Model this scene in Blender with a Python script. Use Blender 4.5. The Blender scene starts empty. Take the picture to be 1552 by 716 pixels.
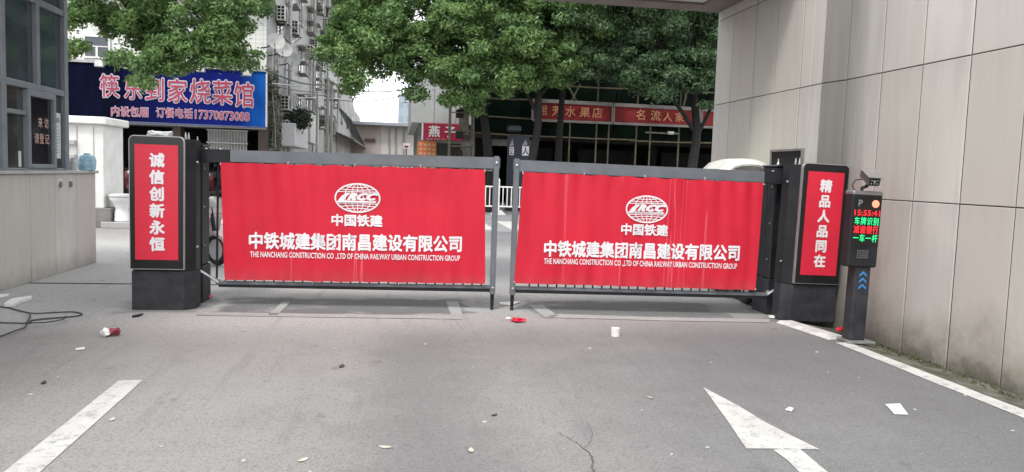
import bpy, math, random
import numpy as np
from mathutils import Vector, Matrix
random.seed(7)
rng = np.random.default_rng(7)
SC = bpy.context.scene
COL = SC.collection

# ------------------------------------------------------------------ camera
F = 1150.0
H = 1.45
YAW, PITCH, ROLL = math.atan(176 / F), math.atan(94 / F), math.atan(.034)
fw = Vector((math.sin(YAW) * math.cos(PITCH), math.cos(YAW) * math.cos(PITCH), -math.sin(PITCH)))
r0 = Vector((math.cos(YAW), -math.sin(YAW), 0.0))
u0 = r0.cross(fw)
rt = (r0 * math.cos(ROLL) + u0 * math.sin(ROLL)).normalized()
up = rt.cross(fw).normalized()
cam = bpy.data.cameras.new('camera')
cam.lens = 36 * F / 1552
cam.sensor_width = 36
cam.clip_end = 2000
cam_o = bpy.data.objects.new('camera', cam)
cam_o.matrix_world = Matrix(((rt.x, up.x, -fw.x, 0), (rt.y, up.y, -fw.y, 0), (rt.z, up.z, -fw.z, H), (0, 0, 0, 1)))
COL.objects.link(cam_o)
SC.camera = cam_o

# ------------------------------------------------------------------ sky and sun (overcast daylight)
SUN_EL, SUN_AZ = math.radians(58), math.radians(215)      # azimuth measured from +Y clockwise
w = bpy.data.worlds.new('World')
SC.world = w
w.use_nodes = True
nt = w.node_tree
bg = nt.nodes['Background']
sky = nt.nodes.new('ShaderNodeTexSky')
sky.sky_type = 'NISHITA'
sky.sun_disc = False
sky.sun_elevation = SUN_EL
sky.sun_rotation = SUN_AZ
sky.air_density = 1.0
sky.dust_density = 3.0
mx = nt.nodes.new('ShaderNodeMix')
mx.data_type = 'RGBA'
mx.inputs[0].default_value = 0.85
mx.inputs[7].default_value = (8.7, 8.9, 9.2, 1)            # cloud cover
nt.links.new(sky.outputs[0], mx.inputs[6])
nt.links.new(mx.outputs[2], bg.inputs[0])
bg.inputs[1].default_value = 0.12
sun = bpy.data.lights.new('sun', 'SUN')
sun.energy = 1.4
sun.angle = math.radians(14)
sun.color = (1.0, .97, .93)
sun_o = bpy.data.objects.new('sun', sun)
sd = Vector((math.sin(SUN_AZ) * math.cos(SUN_EL), math.cos(SUN_AZ) * math.cos(SUN_EL), math.sin(SUN_EL)))
sun_o.rotation_euler = sd.to_track_quat('Z', 'Y').to_euler()
COL.objects.link(sun_o)
SC.view_settings.view_transform = 'Standard'
SC.view_settings.look = 'None'
SC.view_settings.gamma = 1
SC.view_settings.use_curve_mapping = False
SC.view_settings.exposure = 1.0

# ------------------------------------------------------------------ measuring helpers
def ray(x, y):
    return fw * F + rt * (x - 776) + up * (358 - y)
CAM = Vector((0, 0, H))
def G(x, y, z=0.0):
    d = ray(x, y); return CAM + d * ((z - H) / d.z)
def PY(x, y, Y):
    d = ray(x, y); return CAM + d * (Y / d.y)
def PX(x, y, X):
    d = ray(x, y); return CAM + d * (X / d.x)
def PL(x, y, p0, n):
    d = ray(x, y); return CAM + d * ((Vector(p0) - CAM).dot(n) / d.dot(n))

# ------------------------------------------------------------------ materials
def nodes(name):
    m = bpy.data.materials.new(name); m.use_nodes = True
    t = m.node_tree
    return m, t, t.nodes['Principled BSDF']
def N(t, kind, **kw):
    n = t.nodes.new(kind)
    for k, v in kw.items(): setattr(n, k, v)
    return n
def math_(t, op, a, b=None, clamp=False):
    n = N(t, 'ShaderNodeMath', operation=op); n.use_clamp = clamp
    for i, v in enumerate((a, b)):
        if v is None: continue
        if isinstance(v, (int, float)): n.inputs[i].default_value = v
        else: t.links.new(v, n.inputs[i])
    return n.outputs[0]
def mixc(t, f, a, b, mode='MIX'):
    n = N(t, 'ShaderNodeMix', data_type='RGBA'); n.blend_type = mode
    for i, v in ((0, f), (6, a), (7, b)):
        if isinstance(v, (int, float)): n.inputs[i].default_value = v
        elif isinstance(v, tuple): n.inputs[i].default_value = (*v[:3], 1)
        else: t.links.new(v, n.inputs[i])
    return n.outputs[2]
def noise(t, scale, detail=4, rough=.55, vec=None, st=(1, 1, 1)):
    if vec is None: vec = N(t, 'ShaderNodeNewGeometry').outputs['Position']
    mp = N(t, 'ShaderNodeMapping'); mp.inputs['Scale'].default_value = st
    t.links.new(vec, mp.inputs[0])
    n = N(t, 'ShaderNodeTexNoise'); n.inputs['Scale'].default_value = scale
    n.inputs['Detail'].default_value = detail; n.inputs['Roughness'].default_value = rough
    t.links.new(mp.outputs[0], n.inputs[0])
    return n.outputs[0]
def ramp(t, v, lo, hi):
    n = N(t, 'ShaderNodeMapRange'); n.inputs[1].default_value = lo; n.inputs[2].default_value = hi
    n.interpolation_type = 'SMOOTHSTEP'
    t.links.new(v, n.inputs[0]); return n.outputs[0]
def bump(t, bs, h, strength=.3, dist=.01):
    b = N(t, 'ShaderNodeBump'); b.inputs['Strength'].default_value = strength; b.inputs['Distance'].default_value = dist
    t.links.new(h, b.inputs['Height']); t.links.new(b.outputs[0], bs.inputs['Normal'])
def setc(t, bs, c):
    if isinstance(c, tuple): bs.inputs['Base Color'].default_value = (*c, 1)
    else: t.links.new(c, bs.inputs['Base Color'])
MC = {}
def mat(name, col, rough=.6, var=.25, scale=6, metal=0, bumps=0, emit=None, es=1, st=(1, 1, 1), spec=.5, dark=None, isl=0):
    """general worn surface: base colour varied by two noises"""
    if name in MC: return MC[name]
    m, t, bs = nodes(name)
    n1 = noise(t, scale, 5, .6, st=st)
    f = ramp(t, n1, .3, .7)
    d = dark or tuple(c * (1 - var) for c in col)
    c = mixc(t, f, d, tuple(min(1, x * (1 + var * .35)) for x in col))
    if isl:
        g = N(t, 'ShaderNodeNewGeometry')
        c = mixc(t, math_(t, 'MULTIPLY', g.outputs['Random Per Island'], isl), c, tuple(x * .45 for x in col))
    setc(t, bs, c)
    bs.inputs['Roughness'].default_value = rough
    bs.inputs['Metallic'].default_value = metal
    bs.inputs['Specular IOR Level'].default_value = spec
    if bumps: bump(t, bs, noise(t, scale * 9, 4), bumps, .01)
    if emit:
        bs.inputs['Emission Color'].default_value = (*emit, 1); bs.inputs['Emission Strength'].default_value = es
    MC[name] = m
    return m

def mat_ground():
    m, t, bs = nodes('asphalt')
    pos = N(t, 'ShaderNodeNewGeometry').outputs['Position']
    sx = N(t, 'ShaderNodeSeparateXYZ'); t.links.new(pos, sx.inputs[0])
    X, Y = sx.outputs[0], sx.outputs[1]
    big = noise(t, .45, 5, .6); mid = noise(t, 2.2, 5, .65); fine = noise(t, 60, 3, .7); grit = noise(t, 170, 2, .6)
    # older concrete-toned surface on the left, newer asphalt on the right: an uneven seam
    seam = math_(t, 'ADD', X, math_(t, 'MULTIPLY', math_(t, 'SUBTRACT', noise(t, .8, 5, .65), .5), 4.2))
    newer = ramp(t, seam, -1.2, 3.6)
    c = mixc(t, newer, (.262, .256, .243), (.136, .138, .143))
    c = mixc(t, ramp(t, big, .3, .7), c, mixc(t, 1.0, c, (.84, .82, .82), 'MULTIPLY'))
    c = mixc(t, math_(t, 'MULTIPLY', ramp(t, mid, .42, .72), .55), c, mixc(t, 1.0, c, (.80, .79, .79), 'MULTIPLY'))
    # dusty band by the gate with damp stains
    wy = math_(t, 'ADD', Y, math_(t, 'MULTIPLY', math_(t, 'SUBTRACT', noise(t, 1.6, 6, .65), .5), .55))
    band = math_(t, 'MULTIPLY', ramp(t, wy, 6.4, 7.5), math_(t, 'SUBTRACT', 1.0, ramp(t, wy, 13.5, 16.5)))
    c = mixc(t, math_(t, 'MULTIPLY', band, math_(t, 'SUBTRACT', .88, math_(t, 'MULTIPLY', ramp(t, seam, -2.5, 3.0), .45))), c, (.40, .39, .378))
    wx = math_(t, 'ADD', X, math_(t, 'MULTIPLY', math_(t, 'SUBTRACT', noise(t, 2.6, 6, .65), .5), .8))
    def box(x0, x1, y0, y1, e=.10):
        a = math_(t, 'MULTIPLY', ramp(t, wx, x0 - e, x0 + e), math_(t, 'SUBTRACT', 1.0, ramp(t, wx, x1 - e, x1 + e)))
        b = math_(t, 'MULTIPLY', ramp(t, wy, y0 - e, y0 + e), math_(t, 'SUBTRACT', 1.0, ramp(t, wy, y1 - e, y1 + e)))
        return math_(t, 'MULTIPLY', a, b)
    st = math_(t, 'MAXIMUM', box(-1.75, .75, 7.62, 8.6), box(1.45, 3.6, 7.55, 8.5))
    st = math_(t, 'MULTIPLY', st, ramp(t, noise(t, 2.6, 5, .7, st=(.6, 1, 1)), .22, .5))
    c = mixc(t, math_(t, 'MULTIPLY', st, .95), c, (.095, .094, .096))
    base = math_(t, 'MAXIMUM', box(-2.66, -1.88, 7.66, 8.6), box(3.98, 4.8, 7.22, 8.2))  # contact shade at the cabinets, pillars and post, painted into the ground colour
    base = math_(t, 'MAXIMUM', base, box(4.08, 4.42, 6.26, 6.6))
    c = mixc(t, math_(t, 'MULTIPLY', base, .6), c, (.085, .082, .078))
    # tyre-dark drift down the middle of the lane
    lane = math_(t, 'MULTIPLY', ramp(t, wx, -.45, .1), math_(t, 'SUBTRACT', 1.0, ramp(t, wx, .25, .85)))
    lane = math_(t, 'MULTIPLY', lane, math_(t, 'SUBTRACT', 1.0, ramp(t, wy, 6.2, 7.4)))
    c = mixc(t, math_(t, 'MULTIPLY', lane, .55), c, (.11, .11, .112))
    # aggregate speckle
    c = mixc(t, math_(t, 'MULTIPLY', ramp(t, grit, .50, .66), .42), c, (.42, .41, .40))
    c = mixc(t, math_(t, 'MULTIPLY', ramp(t, fine, .48, .66), .50), c, (.07, .07, .07))
    clot = noise(t, 22, 4, .75)
    c = mixc(t, math_(t, 'MULTIPLY', ramp(t, clot, .50, .68), .32), c, (.08, .08, .08))
    c = mixc(t, math_(t, 'MULTIPLY', ramp(t, noise(t, 31, 4, .75), .55, .70), .28), c, (.36, .355, .34))
    spots = noise(t, 5.5, 3, .5)
    c = mixc(t, math_(t, 'MULTIPLY', ramp(t, spots, .66, .72), .40), c, (.09, .088, .085))
    drag = noise(t, 3.5, 5, .7, st=(2.2, .22, 1))
    c = mixc(t, math_(t, 'MULTIPLY', ramp(t, drag, .52, .70), .28), c, (.11, .11, .11))
    # faint cracks
    vor = N(t, 'ShaderNodeTexVoronoi', feature='DISTANCE_TO_EDGE'); vor.inputs['Scale'].default_value = .55
    wv = N(t, 'ShaderNodeVectorMath', operation='ADD'); t.links.new(pos, wv.inputs[0])
    nn = N(t, 'ShaderNodeTexNoise'); nn.inputs['Scale'].default_value = 2.5; nn.inputs['Detail'].default_value = 6; t.links.new(pos, nn.inputs[0])
    t.links.new(nn.outputs[1], wv.inputs[1]); t.links.new(wv.outputs[0], vor.inputs[0])
    crack = math_(t, 'SUBTRACT', 1.0, ramp(t, vor.outputs[0], 0.0, .006))
    crack = math_(t, 'MULTIPLY', crack, ramp(t, noise(t, .7, 3), .52, .66))
    c = mixc(t, math_(t, 'MULTIPLY', crack, .55), c, (.07, .07, .07))
    setc(t, bs, c)
    bs.inputs['Roughness'].default_value = .82
    h = math_(t, 'ADD', math_(t, 'MULTIPLY', fine, .6), math_(t, 'ADD', math_(t, 'MULTIPLY', grit, .5), math_(t, 'MULTIPLY', crack, -.8)))
    bump(t, bs, h, .35, .006)
    return m

def mat_stone(name, tint, base_dirt=True, dark=None):
    m, t, bs = nodes(name)
    pos = N(t, 'ShaderNodeNewGeometry').outputs['Position']
    g = N(t, 'ShaderNodeNewGeometry')
    sx = N(t, 'ShaderNodeSeparateXYZ'); t.links.new(pos, sx.inputs[0])
    X, Y, Z = sx.outputs
    oi = N(t, 'ShaderNodeObjectInfo').outputs['Random']
    big = noise(t, .9, 4, .6)
    streak = noise(t, 7, 4, .65, st=(1, 1, .12))
    fibre = noise(t, 60, 3, .7, st=(1, 1, .05))
    c = mixc(t, ramp(t, big, .3, .7), tint, tuple(x * .88 for x in tint))
    c = mixc(t, oi, c, (tint[0] * .86, tint[1] * .82, tint[2] * .82))
    c = mixc(t, math_(t, 'FRACT', math_(t, 'MULTIPLY', oi, 7.3)), c, mixc(t, 1.0, c, (.93, .96, .90), 'MULTIPLY'))
    c = mixc(t, math_(t, 'MULTIPLY', ramp(t, streak, .42, .72), .55), c, tuple(x * .74 for x in tint))
    c = mixc(t, math_(t, 'MULTIPLY', ramp(t, fibre, .5, .75), .25), c, tuple(x * .80 for x in tint))
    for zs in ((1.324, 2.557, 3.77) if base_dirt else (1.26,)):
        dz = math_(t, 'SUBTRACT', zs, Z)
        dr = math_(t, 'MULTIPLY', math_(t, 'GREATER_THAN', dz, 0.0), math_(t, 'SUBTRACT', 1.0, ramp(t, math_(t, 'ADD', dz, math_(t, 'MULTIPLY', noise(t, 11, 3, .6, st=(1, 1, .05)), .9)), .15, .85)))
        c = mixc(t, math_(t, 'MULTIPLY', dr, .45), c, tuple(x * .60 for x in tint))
    if base_dirt:
        h = math_(t, 'ADD', Z, math_(t, 'MULTIPLY', math_(t, 'SUBTRACT', noise(t, 2.2, 5, .7), .5), 1.0))
        f = math_(t, 'SUBTRACT', 1.0, ramp(t, h, -.10, .60))
        c = mixc(t, math_(t, 'MULTIPLY', f, .62), c, (.165, .150, .115))
        f2 = math_(t, 'SUBTRACT', 1.0, ramp(t, h, -.22, .12))
        c = mixc(t, math_(t, 'MULTIPLY', f2, .7), c, (.055, .06, .035))
        # shade at the slanted return beside the pier, painted as a streaky band
        wy = math_(t, 'ADD', Y, math_(t, 'MULTIPLY', math_(t, 'SUBTRACT', noise(t, 1.3, 4, st=(1, 1, .3)), .5), .35))
        s = math_(t, 'MULTIPLY', ramp(t, wy, 5.8, 7.7), math_(t, 'SUBTRACT', 1.0, ramp(t, Y, 7.84, 7.90)))
        s = math_(t, 'MULTIPLY', s, math_(t, 'ADD', .55, math_(t, 'MULTIPLY', ramp(t, noise(t, 4, 4, .6, st=(1, 1, .10)), .35, .65), .45)))
        c = mixc(t, math_(t, 'MULTIPLY', s, .62), c, (.165, .155, .135))
        s2 = math_(t, 'MULTIPLY', ramp(t, wy, 7.05, 7.65), math_(t, 'SUBTRACT', 1.0, ramp(t, Y, 7.85, 7.875)))
        c = mixc(t, math_(t, 'MULTIPLY', s2, .62), c, (.105, .10, .085))
    else:
        h = math_(t, 'ADD', Z, math_(t, 'MULTIPLY', math_(t, 'SUBTRACT', noise(t, 3, 5, .7), .5), .5))
        f = math_(t, 'SUBTRACT', 1.0, ramp(t, h, -.05, .28))
        c = mixc(t, math_(t, 'MULTIPLY', f, .6), c, (.20, .185, .16))
    setc(t, bs, c)
    bs.inputs['Roughness'].default_value = .62
    bump(t, bs, math_(t, 'ADD', math_(t, 'MULTIPLY', fibre, .5), noise(t, 25, 5, .7)), .22, .005)
    return m

def mat_paint(name, tint=(.62, .61, .58), under=(.26, .255, .25), wear=.5):
    """road paint worn through to the asphalt in spots"""
    m, t, bs = nodes(name)
    a = noise(t, 9, 6, .75); b = noise(t, 70, 3, .7)
    f = ramp(t, math_(t, 'ADD', math_(t, 'MULTIPLY', a, .6), math_(t, 'MULTIPLY', b, .4)), wear - .03, wear + .07)
    c = mixc(t, ramp(t, noise(t, 3, 4), .3, .7), tint, tuple(x * .86 for x in tint))
    setc(t, bs, mixc(t, math_(t, 'MULTIPLY', f, .85), c, under))
    bs.inputs['Roughness'].default_value = .75
    bump(t, bs, b, .3, .004)
    return m

def mat_leaf(name, c1, c2, c3):
    m, t, bs = nodes(name)
    g = N(t, 'ShaderNodeNewGeometry')
    n = noise(t, 1.3, 3, .6)
    c = mixc(t, ramp(t, n, .38, .62), c1, c2)
    c = mixc(t, math_(t, 'MULTIPLY', g.outputs['Random Per Island'], .6), c, c3)
    setc(t, bs, c)
    bs.inputs['Roughness'].default_value = .45
    bs.inputs['Specular IOR Level'].default_value = .45
    tr = N(t, 'ShaderNodeBsdfTranslucent'); t.links.new(c, tr.inputs[0])
    ms = N(t, 'ShaderNodeMixShader'); ms.inputs[0].default_value = .42
    out = t.nodes['Material Output']
    t.links.new(bs.outputs[0], ms.inputs[1]); t.links.new(tr.outputs[0], ms.inputs[2]); t.links.new(ms.outputs[0], out.inputs[0])
    return m

def mat_tiles(name, col, line, sx, sz):
    """small ceramic wall tiles too far away to tell apart"""
    m, t, bs = nodes(name)
    pos = N(t, 'ShaderNodeNewGeometry').outputs['Position']
    s = N(t, 'ShaderNodeSeparateXYZ'); t.links.new(pos, s.inputs[0])
    hcoord = math_(t, 'ADD', s.outputs[0], s.outputs[1])
    fx = math_(t, 'FRACT', math_(t, 'DIVIDE', hcoord, sx)); fz = math_(t, 'FRACT', math_(t, 'DIVIDE', s.outputs[2], sz))
    lx = math_(t, 'LESS_THAN', fx, .09); lz = math_(t, 'LESS_THAN', fz, .13)
    l = math_(t, 'MAXIMUM', lx, lz)
    streak = noise(t, 2.5, 5, .65, st=(1, 1, .15))
    c = mixc(t, ramp(t, noise(t, .6, 4), .3, .7), col, tuple(x * .85 for x in col))
    c = mixc(t, math_(t, 'MULTIPLY', ramp(t, streak, .45, .75), .5), c, tuple(x * .6 for x in col))
    setc(t, bs, mixc(t, math_(t, 'MULTIPLY', l, .75), c, line))
    bs.inputs['Roughness'].default_value = .4
    return m

def mat_glass(name, tint=(.02, .03, .035), rough=.06):
    m, t, bs = nodes(name)
    c = mixc(t, ramp(t, noise(t, 1.4, 4, .6), .3, .7), tint, tuple(x * 1.8 for x in tint))
    setc(t, bs, c)
    bs.inputs['Roughness'].default_value = rough
    bs.inputs['Specular IOR Level'].default_value = .6
    bs.inputs['Coat Weight'].default_value = .3
    return m

def mat_bluesign():
    m, t, bs = nodes('blue_sign_face')
    pos = N(t, 'ShaderNodeNewGeometry').outputs['Position']
    s = N(t, 'ShaderNodeSeparateXYZ'); t.links.new(pos, s.inputs[0])
    c = mixc(t, ramp(t, s.outputs[0], -11.3, -7.0), (.002, .003, .012), (.008, .016, .17))  # near-black navy at the left end, turning blue rightwards
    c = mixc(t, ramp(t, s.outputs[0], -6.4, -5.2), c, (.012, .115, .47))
    c = mixc(t, math_(t, 'MULTIPLY', ramp(t, noise(t, 1.2, 3, st=(1, 1, .2)), .4, .7), .4), c, (.01, .01, .05))
    setc(t, bs, c); bs.inputs['Roughness'].default_value = .7; bs.inputs['Specular IOR Level'].default_value = .04
    return m

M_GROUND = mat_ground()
M_WALL = mat_stone('stone_cladding', (.57, .54, .50))
M_BOOTH = mat_stone('booth_stone', (.64, .605, .56), False)
M_PAINT = mat_paint('road_paint', (.52, .515, .49), wear=.53)
M_PAINT_OLD = mat_paint('old_road_paint', (.52, .52, .51), (.26, .257, .253), .40)
M_CHAR = mat('charcoal_powder_coat', (.018, .019, .022), .5, .35, 5, bumps=.05, spec=.3)
M_BASE = mat('dusty_charcoal', (.036, .036, .041), .6, .4, 7, bumps=.08, spec=.3)
M_ARM = mat('grey_powder_coat', (.135, .145, .16), .42, .18, 4)
M_BLACK = mat('black_gloss', (.010, .010, .011), .18, .3, 5)
M_RUB = mat('black_rubber', (.018, .018, .018), .75, .3, 9)
M_STEEL = mat('bare_steel', (.55, .55, .56), .3, .2, 12, metal=.9)
M_ALU = mat('aluminium_trim', (.52, .53, .54), .35, .15, 9, metal=.7)
M_DARK = mat('unlit_interior', (.008, .008, .008), .95, .4, 1.5, spec=.1)
M_WHITE = mat('white_paint', (.72, .71, .68), .5, .12, 3, bumps=.04)
M_LET = mat('white_print', (.76, .73, .75), .5, .04, 4)
M_FRAME = mat('grey_window_frame', (.22, .24, .26), .4, .15, 4)
M_GLASS = mat_glass('dark_window_glass', (.035, .046, .056), .08)
M_GLASS2 = mat_glass('tinted_window_glass', (.035, .035, .035), .12)
M_BARK = mat('bark', (.012, .010, .009), .9, .4, 8, bumps=.5, st=(1, 1, .3))
M_TILEW = mat_tiles('white_wall_tiles', (.80, .80, .76), (.50, .50, .47), .30, .18)
M_TILEG = mat_tiles('grey_mosaic_render', (.165, .155, .14), (.12, .115, .105), .9, .45)
M_WIRE = mat('black_cable', (.02, .02, .021), .6, .2, 9)
M_ACW = mat('air_conditioner_casing', (.58, .57, .52), .5, .2, 4)
M_GREY = mat('light_grey_plastic', (.40, .40, .39), .5, .2, 4)
M_BANNER = None
def mat_banner():
    m, t, bs = nodes('red_banner_fabric')
    pos = N(t, 'ShaderNodeNewGeometry').outputs['Position']
    cr = noise(t, 6.5, 2, .5, st=(1, 1, .02))
    line = math_(t, 'MULTIPLY', ramp(t, cr, .655, .68), math_(t, 'SUBTRACT', 1.0, ramp(t, cr, .68, .70)))
    c = mixc(t, ramp(t, noise(t, 1.3, 4), .3, .7), (.60, .016, .040), (.52, .012, .032))
    c = mixc(t, math_(t, 'MULTIPLY', line, .45), c, (.80, .16, .20))
    c = mixc(t, math_(t, 'MULTIPLY', ramp(t, noise(t, 9, 4, .6, st=(1, 1, .07)), .5, .8), .35), c, (.50, .012, .03))
    zz = N(t, 'ShaderNodeSeparateXYZ'); t.links.new(N(t, 'ShaderNodeNewGeometry').outputs['Position'], zz.inputs[0])
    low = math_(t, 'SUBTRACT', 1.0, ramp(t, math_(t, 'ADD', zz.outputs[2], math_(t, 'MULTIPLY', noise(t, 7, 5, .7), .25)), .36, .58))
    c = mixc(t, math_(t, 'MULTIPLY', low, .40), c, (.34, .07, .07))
    c = mixc(t, math_(t, 'MULTIPLY', ramp(t, noise(t, 2.2, 5, .7, st=(1, 1, .5)), .50, .75), .30), c, (.46, .03, .045))
    setc(t, bs, c); bs.inputs['Roughness'].default_value = .55
    bs.inputs['Specular IOR Level'].default_value = .3
    bump(t, bs, math_(t, 'ADD', noise(t, 5, 3, .5, st=(1, 1, .12)), math_(t, 'MULTIPLY', noise(t, 2, 3), .7)), .5, .03)
    return m
M_BANNER = mat_banner()
M_REDPANEL = mat('red_light_panel', (.62, .018, .045), .30, .08, 2)

# ------------------------------------------------------------------ mesh building
def wloc(o):
    v = Vector((0, 0, 0))
    while o is not None:
        v += o.location; o = o.parent
    return v
def link(name, me, parent=None):
    o = bpy.data.objects.new(name, me); COL.objects.link(o)
    if parent is not None: o.parent = parent
    return o
def tag(o, label=None, cat=None, group=None, kind=None):
    for k, v in (('label', label), ('category', cat), ('group', group), ('kind', kind)):
        if v: o[k] = v
    return o
def thing(name, loc, label, cat, group=None):
    o = bpy.data.objects.new(name, None); COL.objects.link(o)
    o.location = loc; o.empty_display_size = .2
    return tag(o, label, cat, group)

class MB:
    def __init__(s): s.v = []; s.f = []
    def add(s, vs, fs):
        n = len(s.v); s.v += [Vector(v) for v in vs]; s.f += [tuple(i + n for i in f) for f in fs]
        return s
    def box(s, x0, y0, z0, x1, y1, z1, bv=0):
        if bv <= 0:
            vs = [(x, y, z) for z in (z0, z1) for y in (y0, y1) for x in (x0, x1)]
            return s.add(vs, [(0, 2, 3, 1), (4, 5, 7, 6), (0, 1, 5, 4), (2, 6, 7, 3), (0, 4, 6, 2), (1, 3, 7, 5)])
        b = min(bv, (x1 - x0) / 2.1, (y1 - y0) / 2.1, (z1 - z0) / 2.1)
        vs = []
        for z, q in ((z0, b), (z0 + b, 0), (z1 - b, 0), (z1, b)):
            vs += [(x0 + q + (b if not q else 0), y0 + q, z), (x1 - q - (b if not q else 0), y0 + q, z), (x1 - q, y0 + q + (b if not q else 0), z), (x1 - q, y1 - q - (b if not q else 0), z),
                   (x1 - q - (b if not q else 0), y1 - q, z), (x0 + q + (b if not q else 0), y1 - q, z), (x0 + q, y1 - q - (b if not q else 0), z), (x0 + q, y0 + q + (b if not q else 0), z)]
        fs = []
        for l in range(3):
            for i in range(8):
                j = (i + 1) % 8
                fs.append((l * 8 + i, l * 8 + j, l * 8 + 8 + j, l * 8 + 8 + i))
        fs.append(tuple(range(7, -1, -1))); fs.append(tuple(range(24, 32)))
        return s.add(vs, fs)
    def prism(s, poly, z0, z1, taper=1.0):
        """poly: (x, y) counter-clockwise"""
        n = len(poly); cx = sum(p[0] for p in poly) / n; cy = sum(p[1] for p in poly) / n
        vs = [(x, y, z0) for x, y in poly] + [(cx + (x - cx) * taper, cy + (y - cy) * taper, z1) for x, y in poly]
        fs = [(i, (i + 1) % n, n + (i + 1) % n, n + i) for i in range(n)] + [tuple(range(n - 1, -1, -1)), tuple(range(n, 2 * n))]
        return s.add(vs, fs)
    def extr(s, poly, y0, y1):
        """poly in (x, z), extruded along y"""
        n = len(poly)
        vs = [(x, y0, z) for x, z in poly] + [(x, y1, z) for x, z in poly]
        fs = [(i, (i + 1) % n, n + (i + 1) % n, n + i) for i in range(n)] + [tuple(range(n - 1, -1, -1)), tuple(range(n, 2 * n))]
        return s.add(vs, fs)
    def extx(s, poly, x0, x1):
        n = len(poly)
        vs = [(x0, y, z) for y, z in poly] + [(x1, y, z) for y, z in poly]
        fs = [(i, (i + 1) % n, n + (i + 1) % n, n + i) for i in range(n)] + [tuple(range(n - 1, -1, -1)), tuple(range(n, 2 * n))]
        return s.add(vs, fs)
    def tube(s, pts, r, seg=8, r1=None, cap=True):
        pts = [Vector(p) for p in pts]; n = len(pts); vs = []; prev = None
        for i, p in enumerate(pts):
            d = (pts[min(i + 1, n - 1)] - pts[max(i - 1, 0)]).normalized()
            a = prev - d * prev.dot(d) if prev is not None else d.orthogonal()
            a.normalize(); prev = a; b = d.cross(a)
            rr = r[i] if isinstance(r, (list, tuple)) else (r if r1 is None else r + (r1 - r) * i / (n - 1))
            for k in range(seg):
                th = 2 * math.pi * k / seg
                vs.append(p + (a * math.cos(th) + b * math.sin(th)) * rr)
        fs = [(i * seg + k, i * seg + (k + 1) % seg, (i + 1) * seg + (k + 1) % seg, (i + 1) * seg + k) for i in range(n - 1) for k in range(seg)]
        if cap: fs += [tuple(range(seg - 1, -1, -1)), tuple(range((n - 1) * seg, n * seg))]
        return s.add(vs, fs)
    def lathe(s, prof, c, seg=16, axis='z'):
        """prof (r, h)"""
        vs = []
        for r, h in prof:
            for k in range(seg):
                th = 2 * math.pi * k / seg; a, b = r * math.cos(th), r * math.sin(th)
                if axis == 'z': v = (c[0] + a, c[1] + b, c[2] + h)
                elif axis == 'y': v = (c[0] + a, c[1] + h, c[2] + b)
                else: v = (c[0] + h, c[1] + a, c[2] + b)
                vs.append(v)
        n = len(prof)
        fs = [(i * seg + k, i * seg + (k + 1) % seg, (i + 1) * seg + (k + 1) % seg, (i + 1) * seg + k) for i in range(n - 1) for k in range(seg)]
        fs += [tuple(range(seg - 1, -1, -1)), tuple(range((n - 1) * seg, n * seg))]
        return s.add(vs, fs)
    def torus(s, c, R, r, axis='x', seg=24, ss=8):
        vs = []
        for i in range(seg):
            a = 2 * math.pi * i / seg
            for j in range(ss):
                b = 2 * math.pi * j / ss
                q = R + r * math.cos(b); h = r * math.sin(b)
                u, v = q * math.cos(a), q * math.sin(a)
                vs.append((c[0] + h, c[1] + u, c[2] + v) if axis == 'x' else ((c[0] + u, c[1] + h, c[2] + v) if axis == 'y' else (c[0] + u, c[1] + v, c[2] + h)))
        fs = [(i * ss + j, i * ss + (j + 1) % ss, ((i + 1) % seg) * ss + (j + 1) % ss, ((i + 1) % seg) * ss + j) for i in range(seg) for j in range(ss)]
        return s.add(vs, fs)
    def rot(s, ang, axis='Z', c=(0, 0, 0)):
        R = Matrix.Rotation(ang, 3, axis); c = Vector(c)
        s.v = [R @ (v - c) + c for v in s.v]; return s
    def build(s, name, m, parent=None, smooth=False, bevel=0, kind=None):
        off = wloc(parent) if parent is not None else Vector((0, 0, 0))
        me = bpy.data.meshes.new(name)
        me.from_pydata([v - off for v in s.v], [], s.f)
        me.materials.append(m)
        import bmesh
        b = bmesh.new(); b.from_mesh(me); bmesh.ops.recalc_face_normals(b, faces=b.faces)
        if bevel: bmesh.ops.bevel(b, geom=[e for e in b.edges if e.is_manifold and e.calc_face_angle(0) > .5], offset=bevel, segments=2, affect='EDGES', clamp_overlap=True)
        b.to_mesh(me); b.free()
        if smooth:
            me.polygons.foreach_set('use_smooth', [True] * len(me.polygons))
            try: me.set_sharp_from_angle(angle=math.radians(40))
            except Exception: pass
        o = link(name, me, parent)
        if kind: o['kind'] = kind
        return o

def solo(mb, name, m, label, cat, group=None, smooth=False, bevel=0):
    """a thing that is one mesh: its origin sits at its base"""
    xs = [v.x for v in mb.v]; ys = [v.y for v in mb.v]; z = min(v.z for v in mb.v)
    c = Vector(((min(xs) + max(xs)) / 2, (min(ys) + max(ys)) / 2, z))
    mb.v = [v - c for v in mb.v]
    o = mb.build(name, m, None, smooth, bevel); o.location = c
    return tag(o, label, cat, group)
def struct(mb, name, m, smooth=False):
    return tag(mb.build(name, m, None, smooth), kind='structure')
def copy_tree(o, parent=None):
    c = o.copy(); COL.objects.link(c)
    if parent is not None: c.parent = parent
    for ch in list(o.children): copy_tree(ch, c)
    return c

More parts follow.
